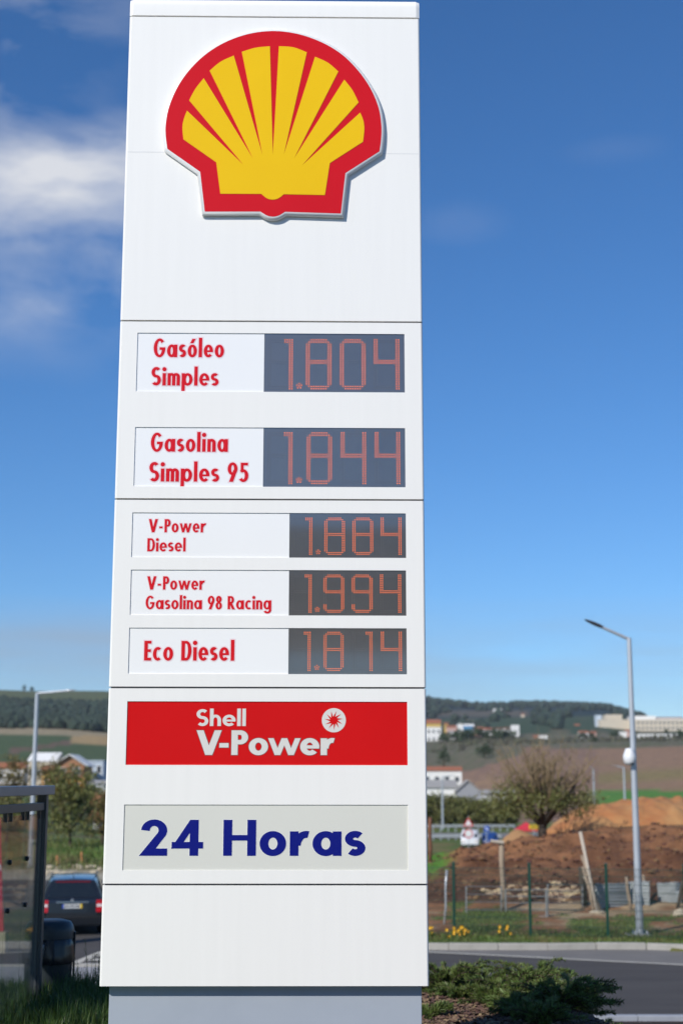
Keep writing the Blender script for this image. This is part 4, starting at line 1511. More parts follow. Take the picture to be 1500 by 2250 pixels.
# camera on the pole: a white domed housing with a dark lens, hung on a bracket
cp_ = at(1382, 1663, 37.86)
camt = thing('security_camera', 'white dome security camera strapped to the street lamp pole', 'camera', cp_)
mb = MB(); mb.lathe([(.05, .22), (.10, .21), (.125, .14), (.165, .04), (.17, -.05), (.15, -.14), (.11, -.19), (.06, -.21)], 20)
smooth_angle(mb.build('housing', white_plastic, camt), 50)
mb = MB(); mb.lathe([(.030, -.03), (.05, -.02), (.05, .0), (.03, .01)], 14)
q = mb.build('lens', black_plastic, camt); q.location = (.05, -.115, -.165); q.rotation_euler = (R(60), 0, R(25))
MB().box(.02, .16, .02, .10, -.02, .10).build('bracket', white_plastic, camt)

lamp_post('slim grey street lamp rising behind the glass shelter', 66, 1925, 65, (90.5, 1522), (168, 1516), z=0.0, r=(.115, .085), head=(.62, .14), headmat=galv, plate_=False)
lamp_post('thin street lamp rising from the hedge across the valley', 972, 1812, 215, (973, 1707), (1001, 1703), r=(.17, .12), head=(.9, .3), headmat=galv, plate_=False)
lamp_post('far street lamp standing in front of the green crop strip', 1372, 1764, 215, (1373, 1686), (1339, 1681), r=(.17, .13), head=(1.2, .4), headmat=galv, plate_=False)
lamp_post('faint far street lamp against the ploughed field', 1304, 1742, 290, (1304, 1690), (1290, 1681), r=(.17, .13), head=(1.0, .4), headmat=galv, plate_=False)

# -------------------------------------------------- green mesh fence
fy0 = on(1165, 2057, .15); fy1 = on(1335, 2060, .15)
fdir = (fy1 - fy0); fdir.z = 0; flen = fdir.length; fdir.normalize()
fence = thing('mesh_fence', 'green welded mesh fence on green posts behind the kerb', 'fence', (fy0.x, fy0.y, .12), math.atan2(fdir.y, fdir.x))
FH = 1.72
for k in range(-2, 5):
    pb = MB(); pb.bbox(k * flen - .036, k * flen + .036, -.036, .036, -.2, FH + .10, .006)
    po = pb.build('post', green_paint, fence)
    MB().bbox(k * flen - .04, k * flen + .04, -.04, .04, FH + .10, FH + .125, .006).build('post_cap', green_paint, po)
for k in range(-2, 4):
    wb = MB(); x0, x1 = k * flen + .035, (k + 1) * flen - .035
    n = int((x1 - x0) / .05)
    for i in range(n + 1):
        x = x0 + (x1 - x0) * i / n
        wb.box(x - .0045, x + .0045, -.0045, .0045, .04, FH)
    for z in (.06, .28, .48, .68, .9, 1.12, 1.32, 1.52, FH - .02):
        wb.box(x0, x1, -.010, -.0046, z - .005, z + .005)
    w_ = wb.build('mesh_panel', green_wire, fence, fix=False); w_['kind'] = 'stuff'


# -------------------------------------------------- gates, posts and scrap behind the fence
def post(name, label, cat, p0, p1, D, r0, r1, mat, group=None, tiltD=0):
    a = at(*p0, D); b = at(*p1, D - tiltD)
    a.z = gz(a.x, a.y) - .1
    mb = MB(); v = b - a
    n = Vector((.02, 0, 0))
    mb.tube([(0, 0, 0), v * .35 + n, v * .7 - n * .5, v], [r0, lerp(r0, r1, .4), lerp(r0, r1, .7), r1], 10)
    return tag(mb.build(name, mat, smooth=True, loc=a), label, cat, group)


post('leaning_steel_post', 'thin leaning galvanised post inside the green mesh fence', 'post', (975, 2052), (981, 1912), 40.5, .032, .030, galv)
tpost = post('timber_post', 'tall peeling timber post with a short top arm', 'post', (1105, 2022), (1101, 1850), 44, .085, .080, old_wood)
pp = at(1101, 1850, 43.9)
mb = MB(); mb.tube([(.06, 0, -.02), (-.33, 0, .03)], [.055, .045], 8)
mb.build('arm', pale_wood, tpost, loc=pp - tpost.location)
MB_ = MB


gate_steel = pmat('dull_gate_steel', (.27, .28, .28), (.20, .20, .20), 4, rough=.6, metal=.2)


def gate(label, px0, px1, py_top, py_bot, D, D2, nr, panel_=False):
    a, b = at(px0, py_bot, D), at(px1, py_bot, D2)
    ta, tb = at(px0, py_top, D), at(px1, py_top, D2)
    g = thing('field_gate', label, 'gate', a)
    def L_(p): return p - a
    for q, (lo, hi) in enumerate(((a, ta), (b, tb))):
        MB().tube([L_(lo) - Vector((0, 0, .3)), L_(hi)], .024, 8).build('upright', gate_steel, g)
    for i in range(nr):
        u = i / (nr - 1)
        MB().tube([L_(a.lerp(ta, u)), L_(b.lerp(tb, u))], .014, 8).build('rail', gate_steel, g)
    return g


gate('low tubular steel field gate left of the timber post', 1024, 1100, 1948, 2034, 43, 43.6, 6)
gate('tubular steel field gate right of the timber post', 1110, 1199, 1955, 2028, 43.6, 42.2, 6)
gate('tubular steel field gate ending at the bundle of poles', 1202, 1279, 1944, 2012, 42.2, 44.5, 6)
post('dark_gate_post', 'squat dark timber post beside the bundle of leaning poles', 'post', (1283, 2002), (1276, 1904), 44.6, .11, .095, bark)
pb = at(1314, 2016, 43.5); pb.z = gz(pb.x, pb.y)
for i, (dx, topx, topy, m_) in enumerate([(0, 1274, 1828, pale_wood), (6, 1277, 1880, old_wood), (-8, 1279, 1905, old_wood), (10, 1282, 1925, pale_wood)]):
    a = at(1312 + dx, 2016, 43.4 + .05 * i); a.z = gz(a.x, a.y) - .03
    b = at(topx, topy, 44.0 + .05 * i)
    mb = MB(); v = b - a
    mb.tube([(0, 0, 0), v * .5 + Vector((.02 * i, 0, 0)), v], [.050, .046, .040 if i else .055], 8)
    tag(mb.build('leaning_pole', m_, smooth=True, loc=a), ['longest pale pole leaning against the dark gate post', 'brown pole leaning just right of the longest pale pole', 'short brown pole on the left of the leaning bundle', 'shortest pale pole of the leaning bundle'][i], 'pole', 'poles leaning on the gate post')


def zinc(label, px0, px1, pyt, pyb, D0, D1, seed, cut=0):
    a, b = at(px0, pyb, D0), at(px1, pyb, D1)
    ta, tb = at(px0 - 4, pyt, D0), at(px1, pyt - 2, D1)
    a.z -= .08; b.z -= .08
    mb = MB(); n, m_ = 54, 12
    r = random.Random(seed)
    bend = r.uniform(-.05, .05)
    for i in range(m_ + 1):
        for j in range(n + 1):
            u, v = i / m_, j / n
            p = a.lerp(b, u).lerp(ta.lerp(tb, u), v)
            rag = .03 * noise.noise(Vector((u * 6, seed, 0))) if j == n else 0
            p += Vector((0, .018 * math.sin(v * 9 * 2 * PI) + bend * math.sin(u * PI) + .02 * noise.noise(Vector((u * 3, v * 3, seed))), rag))
            if cut and u > .75 and v > .6: p.y += (u - .75) * .5
            mb.v.append(tuple(p - a))
    for i in range(m_):
        for j in range(n):
            q = i * (n + 1) + j
            mb.f.append((q, q + n + 1, q + n + 2, q + 1))
    o = mb.build('zinc_sheet', sheet_zinc, smooth=True, loc=a)
    md = o.modifiers.new('thickness', 'SOLIDIFY'); md.thickness = .004
    return tag(o, label, 'metal sheet')


zinc('grey corrugated zinc sheet nearest the bundle of poles', 1309, 1384, 1942, 1998, 44.2, 44.8, 1)
zinc('corrugated zinc sheet standing behind the street lamp pole', 1379, 1426, 1938, 1994, 45.0, 44.6, 2)
zinc('dented corrugated zinc sheet right of the street lamp pole', 1446, 1497, 1940, 1986, 45.2, 45.0, 3, 1)
post('wooden_stake', 'rough wooden stake between two zinc sheets', 'stake', (1384, 1997), (1375, 1926), 44.0, .055, .045, old_wood)
post('wooden_stake', 'wooden stake tip poking up behind the street lamp pole', 'stake', (1424, 1992), (1412, 1922), 45.4, .05, .04, old_wood)
post('wooden_stake', 'dark stake crossing the dented zinc sheet', 'stake', (1484, 1995), (1500, 1935), 44.4, .05, .05, bark)
post('rusty_post', 'rusty brown post at the edge of the white pylon', 'post', (944, 1900), (944, 1796), 56, .075, .07, pmat('rust', (.22, .09, .05), (.14, .06, .035), 5, rough=.9))
post('survey_stake', 'orange survey stake in the grass above the estate car', 'stake', (126, 1920), (126, 1880), 66, .05, .05, pmat('orange_stake', (.42, .19, .07), (.34, .15, .06), 5, rough=.9), 'orange survey stakes')
post('survey_stake', 'orange survey stake next to the white pylon edge', 'stake', (180, 1912), (180, 1872), 67, .05, .05, MATS['orange_stake'], 'orange survey stakes')
# stone lying in the grass on the right
def rock(label, px, py, D, w, h, seed, mat):
    p = at(px, py, D); p.z = gz(p.x, p.y)
    bm = bmesh.new(); bmesh.ops.create_icosphere(bm, subdivisions=2, radius=1)
    for v in bm.verts:
        k = 1 + .35 * noise.noise(v.co * 1.3 + Vector((seed, 0, 0)))
        v.co = Vector((v.co.x * w * k, v.co.y * w * .7 * k, v.co.z * h * k))
    mb = MB(); bm.verts.index_update()
    mb.add([v.co for v in bm.verts], [[q.index for q in f.verts] for f in bm.faces]); bm.free()
    return tag(mb.build('rock', mat, loc=p + Vector((0, 0, h * .4))), label, 'rock')


stone = pmat('pale_stone', (.50, .43, .32), (.38, .32, .23), 4, rough=.95, bump=.5)
rock('pale block of stone in the grass at the foot of the dented zinc sheet', 1492, 2000, 42.5, .22, .14, 1, stone)
rock('pale stone at the foot of the leaning poles', 1310, 2017, 43.2, .22, .07, 2, stone)
for i in range(16):
    rock('small pale stone scattered on the roadside gravel beyond the car', rnd.uniform(95, 225), 1928, rnd.uniform(62.5, 65.5), rnd.uniform(.1, .25), rnd.uniform(.05, .13), 5 + i, stone)['group'] = 'stones on the gravel'

# -------------------------------------------------- earth mounds
def mound(name, label, px, py, D, w, dp, h, mat, seed, rough=.25, rot=0.0):
    p = at(px, py, D); p.z = gz(p.x, p.y) - .15
    mb = MB(); n = 64
    for i in range(n + 1):
        for j in range(n + 1):
            u, v = i / n * 2 - 1, j / n * 2 - 1
            r2 = math.sqrt(u * u + v * v)
            k = max(0, 1 - r2 ** 2.0)
            q = Vector((u * w * .8, v * dp * .8, seed))
            z = h * (k ** .75) * (1 + rough * noise.noise(q * .9)) + k ** .5 * h * .18 * noise.noise(q * 2.3) + k ** .3 * h * .07 * noise.noise(q * 7)
            mb.v.append((u * w, v * dp, z if k > 0 else -.3))
    for i in range(n):
        for j in range(n):
            q = i * (n + 1) + j; mb.f.append((q, q + n + 1, q + n + 2, q + 1))
    o = mb.build(name, mat, smooth=True, loc=p, fix=False)
    o.rotation_euler = (0, 0, rot)
    return tag(o, label, kind='structure')


earth = pmat('orange_earth', (.34, .128, .044), (.42, .225, .088), .55, rough=.95, bump=.9, bscale=3.5, contrast=1.4)
earth2 = pmat('tan_earth', (.34, .19, .085), (.29, .16, .075), .9, rough=.95, bump=.8, bscale=4)
mound('earth_mound', 'big orange earth mound behind the street lamp', 1425, 1835, 68, 4.6, 3.4, 1.28, earth, 2, rot=.1)
mound('earth_mound', 'lower shoulder of orange earth beside the tree', 1292, 1838, 66, 2.0, 1.8, .72, earth, 5)
mound('earth_mound', 'long tail of orange earth at the frame edge', 1580, 1838, 70, 4.5, 3.5, 1.35, earth, 9)
mound('earth_mound', 'small rounded heap of tan earth left of the tree', 1142, 1858, 60, .85, .7, .62, earth2, 7, .1)
# clods and stones thrown up on the bank
def clods(name, label, n, samp, s0, s1, mat, seed):
    r = random.Random(seed)
    ico = bmesh.new(); bmesh.ops.create_icosphere(ico, subdivisions=1, radius=1.0)
    iv = [v.co.copy() for v in ico.verts]; ifc = [[v.index for v in f.verts] for f in ico.faces]; ico.free()
    mb = MB()
    for _ in range(n):
        x, y = samp(r); z = gz(x, y)
        s = s0 + (s1 - s0) * r.random() ** 2.5
        k = [r.uniform(.6, 1.25) for _ in iv]
        mb.add([(x + v.x * s * q * 1.3, y + v.y * s * q, z + v.z * s * q * .75) for v, q in zip(iv, k)], ifc)
    return tag(mb.build(name, mat, fix=False), label, kind='stuff')


def bank_s(r):
    D = r.uniform(45.2, 60); return ((r.uniform(930, 1560) - 750) / (FPX * 1.03) * D, D)
def heap_s(r):
    D = 46.6 + r.gauss(0, .5); c = r.choice((1085, 1130, 1215, 1240))
    return ((c + r.gauss(0, 16) - 750) / (FPX * 1.03) * D, D)


clods('soil_clods', 'brown clods of earth strewn over the soil bank', 3200, bank_s, .025, .11, pmat('clod_earth', (.17, .08, .042), (.085, .04, .024), .7, rough=.95, island=.45), 3)
clods('sand_clods', 'pale sandy lumps heaped behind the tubular gates', 330, heap_s, .03, .15, pmat('pale_sand', (.50, .37, .23), (.38, .27, .16), 3, rough=.95, island=.25), 4)

# ================================================================== glass shelter, bin, banner
anod = pmat('dark_anodised', (.085, .090, .100), (.065, .068, .075), 3, rough=.38, metal=.3)
anod_light = pmat('grey_fascia', (.30, .285, .31), (.26, .25, .27), 3, rough=.35, metal=.3)
pane = glass_mat('shelter_glass', (.93, .955, .94), .045, .03)
SB = on(77, 2211, 1.97); SB.z = 1.95
gdir = on(15, 2250, 1.97) - on(82, 2205, 1.97); gdir.z = 0; gdir.normalize()
shel = thing('glass_shelter', 'dark metal framed glass shelter with hanging panes', 'shelter', SB, math.atan2(gdir.y, gdir.x))
# local x: along the pane towards the camera; local y: to the left of that
def loc_z(py, D): return at(86, py, D).z - SB.z
DS = SB.y
zf0, zf1 = loc_z(1746, DS), loc_z(1726, DS)
zr0, zr1 = loc_z(1780, DS), loc_z(1763, DS)
mb = MB()
for (y0, y1) in ((-.045, -.018), (-.014, .014), (.018, .045)):
    mb.bbox(-.045, .045, y0, y1, -.1, zf0, .004)
mb.box(-.038, .038, -.04, .04, -.1, zf0 - .002)
mb.build('corner_post', anod, shel)
mb = MB(); mb.bbox(-.10, 3.2, .02, .09, zf0, zf1, .006)
mb.build('roof_fascia', anod_light, shel)
mb = MB(); mb.bbox(-.10, 3.2, -1.5, .019, zf1 - .05, zf1 - .006, .004)
mb.build('roof_slab', anod, shel)
MB().bbox(.046, 3.2, -.03, .03, zr0, zr1, .004).build('top_rail', anod, shel)
px_w = .62
for k in range(4):
    x0 = .06 + k * px_w
    g = MB().box(x0 + .004, x0 + px_w - .004, -.005, .005, .10, zr0 - .03).build('glass_pane', pane, shel)
    for q in (.09, px_w - .09):
        MB().bbox(x0 + q - .014, x0 + q + .014, -.018, .018, zr0 - .075, zr0 + .002, .004).build('hanger', black_plastic, g)
    for zz in (.62, 1.02):
        c = MB(); c.lathe([(.016, -.016), (.022, -.008), (.022, .008), (.016, .016)], 14)
        o = c.build('fixing_disc', black_plastic, g); o.location = (x0 + px_w - .10, .008, zz + .35); o.rotation_euler = (PI / 2, 0, 0)
    MB().bbox(x0 + .12, x0 + .17, -.02, .02, -.1, .11, .006).build('foot_clamp', galv, g)
MB().bbox(.046, 3.2, -.025, .025, .0, .045, .004).build('sill_rail', anod, shel)
for (x, y) in ((-.0, -1.45), (3.1, -1.45), (3.1, 0)):
    MB().bbox(x - .045, x + .045, y - .045, y + .045, -.2, zf1 - .05, .004).build('corner_post', anod, shel)

# -------------------------------------------------- rubbish bin
bp = at(104, 2190, 14.35); bp.z = gz(bp.x, bp.y) - .02
sc_ = 14.35 / (FPX * 1.045)
bw = 54 * sc_
bin_ = thing('rubbish_bin', 'black domed rubbish bin with a black bag, behind the shelter glass', 'bin', bp, R(12))
z_rim, z_top = at(104, 2106, 14.35).z - bp.z, at(104, 2019, 14.35).z - bp.z
bin_mat = pmat('bin_plastic', (.024, .031, .036), (.018, .024, .028), 3, rough=.4)
mb = MB(); mb.lathe([(bw * .88, -.05), (bw * .9, .02), (bw * .94, z_rim * .5), (bw * .97, z_rim)], 36)
smooth_angle(mb.build('body', bin_mat, bin_), 40)
# wrinkled bag skirt
mb = MB(); n = 72
rows_ = [(z_rim - .035, 1.06), (z_rim + .0, 1.08), (z_rim + .06, 1.05), (z_rim + .12, 1.02), (z_rim + .19, .99), (z_rim + .205, .94)]
for q, (z, k) in enumerate(rows_):
    for a in range(n):
        w_ = 2 * PI * a / n
        e = 1 + .035 * noise.noise(Vector((math.cos(w_) * 5, math.sin(w_) * 5, q * .7))) + .02 * noise.noise(Vector((math.cos(w_) * 14, math.sin(w_) * 14, q * .5)))
        mb.v.append((bw * k * e * math.cos(w_), bw * k * e * math.sin(w_), z + .015 * noise.noise(Vector((math.cos(w_) * 6, math.sin(w_) * 6, 9)))))
for q in range(len(rows_) - 1):
    for a in range(n): mb.f.append((q * n + a, q * n + (a + 1) % n, (q + 1) * n + (a + 1) % n, (q + 1) * n + a))
mb.build('bag', pmat('bag_film', (.010, .012, .016), rough=.22), bin_, smooth=True)
# domed hood on three uprights, open in front
hz = z_top - .17
mb = MB(); mb.lathe([(bw * 1.0, hz - .005), (bw * 1.0, hz + .06), (bw * .97, hz + .10), (bw * .86, hz + .145), (bw * .55, z_top - .005), (bw * .2, z_top)], 36)
smooth_angle(mb.build('hood', bin_mat, bin_), 45)
for a0, a1 in ((20, 160), (-40, -8), (188, 225)):
    m2 = MB(); k = 10
    for i in range(k + 1):
        w_ = R(a0 + (a1 - a0) * i / k)
        for rr_, z in ((bw * .985, z_rim + .02), (bw * .985, hz + .01), (bw * .95, hz + .01), (bw * .95, z_rim + .02)):
            m2.v.append((rr_ * math.cos(w_), rr_ * math.sin(w_), z))
    for i in range(k):
        for j in range(4): m2.f.append((i * 4 + j, i * 4 + (j + 1) % 4, (i + 1) * 4 + (j + 1) % 4, (i + 1) * 4 + j))
    m2.f += [(0, 1, 2, 3), (k * 4 + 3, k * 4 + 2, k * 4 + 1, k * 4)]
    m2.build('hood_support', bin_mat, bin_)
lk = MB(); lk.lathe([(.02, -.012), (.028, 0), (.02, .012)], 14)
o = lk.build('lock_disc', galv, bin_); o.location = (-bw * .32, -bw * .99, z_rim + .135); o.rotation_euler = (PI / 2, 0, 0)
MB().bbox(bw * .98, bw * 1.06, -.05, .05, -.05, hz + .05, .008).build('side_post', bin_mat, bin_)

# -------------------------------------------------- red banner on a stone block
bb = on(-6, 2092, 0.0)
bl = MB(); s_ = bb.y / (FPX * 1.04)
bl.bbox(-.45, 22 * s_, -.2, .2, -.05, 20 * s_, .012); bl.bbox(-.43, 22 * s_ - .015, -.19, .19, 20 * s_ + .006, 43 * s_, .012)
tag(bl.build('stone_block', stone, loc=bb), 'two pale stone blocks stacked under the red banner', 'stone block')
ban = thing('red_banner', 'tall red feather banner with a white mark, standing on stone blocks', 'banner', bb + Vector((0, 0, 43 * s_)))
mb = MB()
bo_ = ban.location
def bq(px, py):
    q = at(px, py, bb.y) - bo_
    return (q.x, q.z)
pts = [bq(9, 2046), bq(6, 1960), bq(4, 1880), bq(2, 1800), bq(-14, 1770), bq(-60, 1775), bq(-60, 2046)]
mb.prism(pts, 'y', -.012, .012)
mb.build('flag_cloth', pmat('red_cloth', (.55, .02, .07), (.48, .015, .06), 2, rough=.7), ban)
MB().tube([(bq(-60, 2046)[0], 0, -.05), (bq(-60, 2046)[0], 0, bq(-60, 1770)[1])], .02, 8).build('flag_pole', galv, ban)
_m = bq(3, 1906); MB().bbox(_m[0] - .3, _m[0], -.016, .016, _m[1] - .07, _m[1] + .07, .003).build('white_mark', white_plastic, ban)

# ================================================================== vehicles
car_paint = pmat('dark_blue_grey_paint', (.016, .020, .026), (.019, .023, .029), 1, rough=.28, metal=.35, coat=.8)
car_glass = pmat('car_glass', (.010, .013, .015), (.014, .018, .02), 1, rough=.04, spec=.9)
chrome = pmat('chrome', (.72, .72, .72), (.65, .65, .65), 4, rough=.15, metal=.9)
lamp_red = pmat('tail_lamp_red', (.50, .008, .015), (.42, .006, .012), 6, rough=.12, coat=.5)
lamp_clear = pmat('tail_lamp_clear', (.72, .62, .62), (.66, .55, .55), 6, rough=.15, coat=.5)
rubber = pmat('rubber', (.015, .015, .015), rough=.85)
trim = pmat('dark_trim', (.020, .021, .023), rough=.5)


def loft(mb, secs, close0=True, close1=True):
    """secs: list of half outlines [(x,y,z)...] bottom centre -> top centre; mirrored"""
    rings = []
    for s in secs:
        full = [Vector(p) for p in s] + [Vector((-p[0], p[1], p[2])) for p in reversed(s[1:-1])]
        rings.append(full)
    n = len(rings[0]); o = len(mb.v)
    for r_ in rings: mb.v += [tuple(p) for p in r_]
    for i in range(len(rings) - 1):
        for k in range(n): mb.f.append((o + i * n + k, o + i * n + (k + 1) % n, o + (i + 1) * n + (k + 1) % n, o + (i + 1) * n + k))
    m_ = len(secs[0])
    for flag, i in ((close0, 0), (close1, len(rings) - 1)):
        if not flag: continue
        for k in range(m_ - 1):
            a, b = o + i * n + k, o + i * n + k + 1
            c, d = o + i * n + (n - k) % n, o + i * n + (n - k - 1) % n
            if k == 0: mb.f.append((a, b, d))
            elif k + 1 == m_ - 1: mb.f.append((a, b, c))
            else: mb.f.append((a, b, d, c))
    return mb


def wheel(parent, x, y, r=.315, w=.20):
    t = MB(); t.lathe([(r * .62, -w / 2), (r * .9, -w / 2), (r, -w * .36), (r, w * .36), (r * .9, w / 2), (r * .62, w / 2)], 28)
    o = smooth_angle(t.build('wheel', rubber, parent), 40); o.location = (x, y, r); o.rotation_euler = (0, PI / 2, 0)
    h = MB(); h.lathe([(r * .15, -w * .45), (r * .60, -w * .42), (r * .63, w * .3), (r * .1, w * .35)], 20)
    h.build('rim', galv, o)


def estate_car():
    b = on(157, 2056, 0.0)
    car = thing('estate_car', 'dark blue-grey estate car seen from behind, stopped on the road', 'car', (b.x, b.y, 0.0), R(9.5))
    HWc = .865
    def sec(y, w, yu, belt=.93, roof=1.43, roofw=.60, bot=.24, tuck=.0):
        # yu: how far the upper body leans forward
        return [(0, y, bot), (w * .86, y, bot), (w * .97, y, bot + .08), (w, y + tuck, .52), (w * .99, y + tuck, .74), (w * .95, y + tuck + .015, belt), (w * .93, y + tuck + .03, belt + .03),
                (lerp(w * .93, roofw, .55), y + lerp(.03, yu, .55), lerp(belt, roof, .55)), (roofw, y + yu, roof - .045), (roofw * .88, y + yu + .02, roof), (0, y + yu + .03, roof + .02)]
    body = MB()
    secs = [sec(.0, HWc * .965, .40, roof=1.40), sec(.10, HWc * .985, .46, roof=1.42), sec(.55, HWc, .55, roof=1.435, roofw=.63), sec(1.3, HWc, .5, roof=1.45, roofw=.645), sec(2.1, HWc, .25, roof=1.45, roofw=.645),
            sec(2.75, HWc, .0, roof=1.42, roofw=.63), sec(3.35, HWc * .985, -.08, belt=.90, roof=.99, roofw=.70), sec(4.1, HWc * .95, -.05, belt=.80, roof=.86, roofw=.68), sec(4.5, HWc * .82, -.02, belt=.66, roof=.72, roofw=.6)]
    loft(body, secs)
    bo = body.build('body', car_paint, car)
    smooth_angle(bo, 50)
    # rear window set into the tailgate
    def tail(x, z):
        y = interp(z, [.24, .52, .93, 1.40], [0.0, -.015, .02, .41]); return (x, y - .016 + .012 * x * x, z)
    def patch(name, mat, x0, x1, z0, z1, parent, lift=.0, x0t=None, x1t=None, nx=8, nz=4, thick=.012):
        mb = MB(); x0t = x0 if x0t is None else x0t; x1t = x1 if x1t is None else x1t
        for s in (0, 1):
            for j in range(nz + 1):
                for i in range(nx + 1):
                    v = j / nz; z = lerp(z0, z1, v); x = lerp(lerp(x0, x0t, v), lerp(x1, x1t, v), i / nx)
                    p = tail(x, z); mb.v.append((p[0], p[1] - lift + s * thick, p[2]))
        n = nx + 1; off_ = n * (nz + 1)
        for j in range(nz):
            for i in range(nx):
                q = j * n + i
                mb.f.append((q, q + 1, q + n + 1, q + n)); mb.f.append((off_ + q, off_ + q + n, off_ + q + n + 1, off_ + q + 1))
        edge = [i for i in range(n)] + [j * n + nx for j in range(1, nz + 1)] + [nz * n + i for i in range(nx - 1, -1, -1)] + [j * n for j in range(nz - 1, 0, -1)]
        for k in range(len(edge)):
            a, b_ = edge[k], edge[(k + 1) % len(edge)]
            mb.f.append((a, off_ + a, off_ + b_, b_))
        return mb.build(name, mat, parent)
    tg = patch('tailgate', car_paint, -.66, .66, .46, .96, car, .012, nx=10)
    patch('rear_window', car_glass, -.665, .665, .985, 1.335, car, .012, -.50, .50)
    patch('brake_light', pmat('dark_red_lamp', (.16, .01, .012), rough=.2), -.46, .46, 1.345, 1.372, car, .016, -.45, .45, nz=1)
    patch('boot_lip', car_paint, -.70, .70, .945, .98, car, .03, nz=1)
    patch('handle_strip', chrome, -.42, .42, .845, .868, tg, .028, nz=1)
    pl_ = patch('number_plate', pmat('plate_white', (.62, .63, .63), rough=.5), -.26, .26, .70, .81, car, .030, nz=1)
    patch('plate_band', pmat('plate_blue', (.02, .07, .40), rough=.5), -.26, -.215, .70, .81, pl_, .0325, nx=2, nz=1)
    patch('plate_band', pmat('plate_yellow', (.72, .50, .02), rough=.5), .205, .26, .70, .81, pl_, .0325, nx=2, nz=1)
    xx = -.195
    for k in range(6):
        patch('plate_mark', trim, xx, xx + .038, .725, .785, pl_, .0325, nx=1, nz=1); xx += .062 + (.016 if k % 2 else 0)
    for s in (-1, 1):
        x0, x1 = sorted((s * .862, s * .625))
        li = patch('tail_light', lamp_red, x0, x1, .60, .915, car, .030, nx=4)
        patch('lamp_band', lamp_clear, x0 + .012, x1 - .012, .735, .81, li, .034, nx=3, nz=1)
    patch('bumper_strip', trim, -.80, .80, .455, .50, car, .045, nz=1)
    patch('bumper', car_paint, -.83, .83, .28, .45, car, .05)
    MB().tube([(-.5, -.02, .27), (-.5, .18, .27)], .035, 12).build('exhaust', chrome, car)
    em = MB(); em.lathe([(.035, -.006), (.042, 0), (.035, .006)], 18)
    o = em.build('badge', chrome, tg); o.location = (0, -.025, .905); o.rotation_euler = (PI / 2, 0, 0)
    for s in (-1, 1):
        sw = MB(); zz = [(.965, .835), (1.325, .66)]
        for (ya, yb, ta, tb) in ((.62, 1.35, 1.05, 1.42), (1.42, 2.25, 1.48, 2.2), (2.32, 3.1, 2.26, 2.62)):
            w = MB()
            for dx in (0, -.012 * s):
                w.v += [(s * (.838 + .012) + dx, ya, .975), (s * (.838 + .012) + dx, yb, .975), (s * (.690 + .012) + dx, tb, 1.33), (s * (.690 + .012) + dx, ta, 1.33)]
            w.f += [(0, 1, 2, 3), (7, 6, 5, 4)] + [(k, (k + 1) % 4, 4 + (k + 1) % 4, 4 + k) for k in range(4)]
            w.build('side_window', car_glass, car)
        MB().tube([(s * .60, .75, 1.45), (s * .60, .85, 1.49), (s * .61, 2.3, 1.50), (s * .60, 2.45, 1.46)], .014, 8).build('roof_rail', trim, car)
        mi = MB(); mi.bbox(s * .99 - .09, s * .99 + .09, 2.62, 2.76, .95, 1.09, .03)
        mi.build('door_mirror', car_paint, car)
        MB().bbox(s * .9 - .06, s * .9 + .06, 2.68, 2.72, .96, .99, .008).build('mirror_arm', trim, car)
        for y in (.92, 3.6): wheel(car, s * .76, y)
    MB().tube([(0, .62, 1.43), (0, .55, 1.52)], .008, 6).build('aerial', trim, car)
    # seats and shelf behind the glass are dark
    return car


estate_car()


def far_vehicle(label, cat, px, py, D, w_, h_, mat, rz, van=True):
    p = at(px, py, D)
    p.z = gz(p.x, p.y)
    v = thing('parked_van' if van else 'parked_car', label, cat, p, rz)
    L_ = 4.4
    hw = w_ / 2
    def s2(y, top, yu=0, w=1.0, belt=.55):
        return [(0, y, .25), (hw * .9 * w, y, .25), (hw * w, y, .45), (hw * w, y, h_ * belt), (hw * .86 * w, y + yu, top - .08), (hw * .76 * w, y + yu, top), (0, y + yu, top + .03)]
    # y = 0 front (towards the camera), growing backwards
    b = MB(); loft(b, [s2(.0, h_ * .52, .0, .92, .4), s2(.08, h_ * .56, .02, .98, .5), s2(.75, h_ * .62, .05, 1, .55), s2(.80, h_ * .97, .75, 1, .58), s2(1.9, h_, 0, 1, .58), s2(L_, h_ * .97, -.2, .97, .58)])
    smooth_angle(b.build('body', mat, v), 40)
    g = MB()
    for k in (0, .012):
        g.v += [(-hw * .84, .80 - .02 + k, h_ * .62), (hw * .84, .80 - .02 + k, h_ * .62), (hw * .74, 1.50 - .03 + k, h_ * .93), (-hw * .74, 1.50 - .03 + k, h_ * .93)]
    g.f += [(0, 1, 2, 3), (7, 6, 5, 4)] + [(k, (k + 1) % 4, 4 + (k + 1) % 4, 4 + k) for k in range(4)]
    g.build('windscreen', car_glass, v)
    for s in (-1, 1):
        MB().bbox(s * hw * .72 - .14, s * hw * .72 + .14, -.03, .05, h_ * .36, h_ * .45, .02).build('headlight', lamp_clear, v)
        for y in (.8, L_ - .9): wheel(v, s * (hw - .1), y, .30)
    MB().bbox(-.25, .25, -.04, .02, .42, .52, .01).build('number_plate', white_plastic, v)
    MB().bbox(-hw * .9, hw * .9, -.05, .06, .28, .40, .02).build('bumper', trim, v)
    return v


far_vehicle('small white van facing us on the valley road by the traffic signs', 'van', 1032, 1866, 150, 1.85, 1.80, pmat('white_car_paint', (.74, .75, .76), rough=.3, coat=.5), R(-5))
far_vehicle('blue car facing us under the square blue sign', 'car', 1076, 1860, 152, 1.75, 1.45, pmat('blue_car_paint', (.02, .06, .22), rough=.3, coat=.5), R(-5), False)

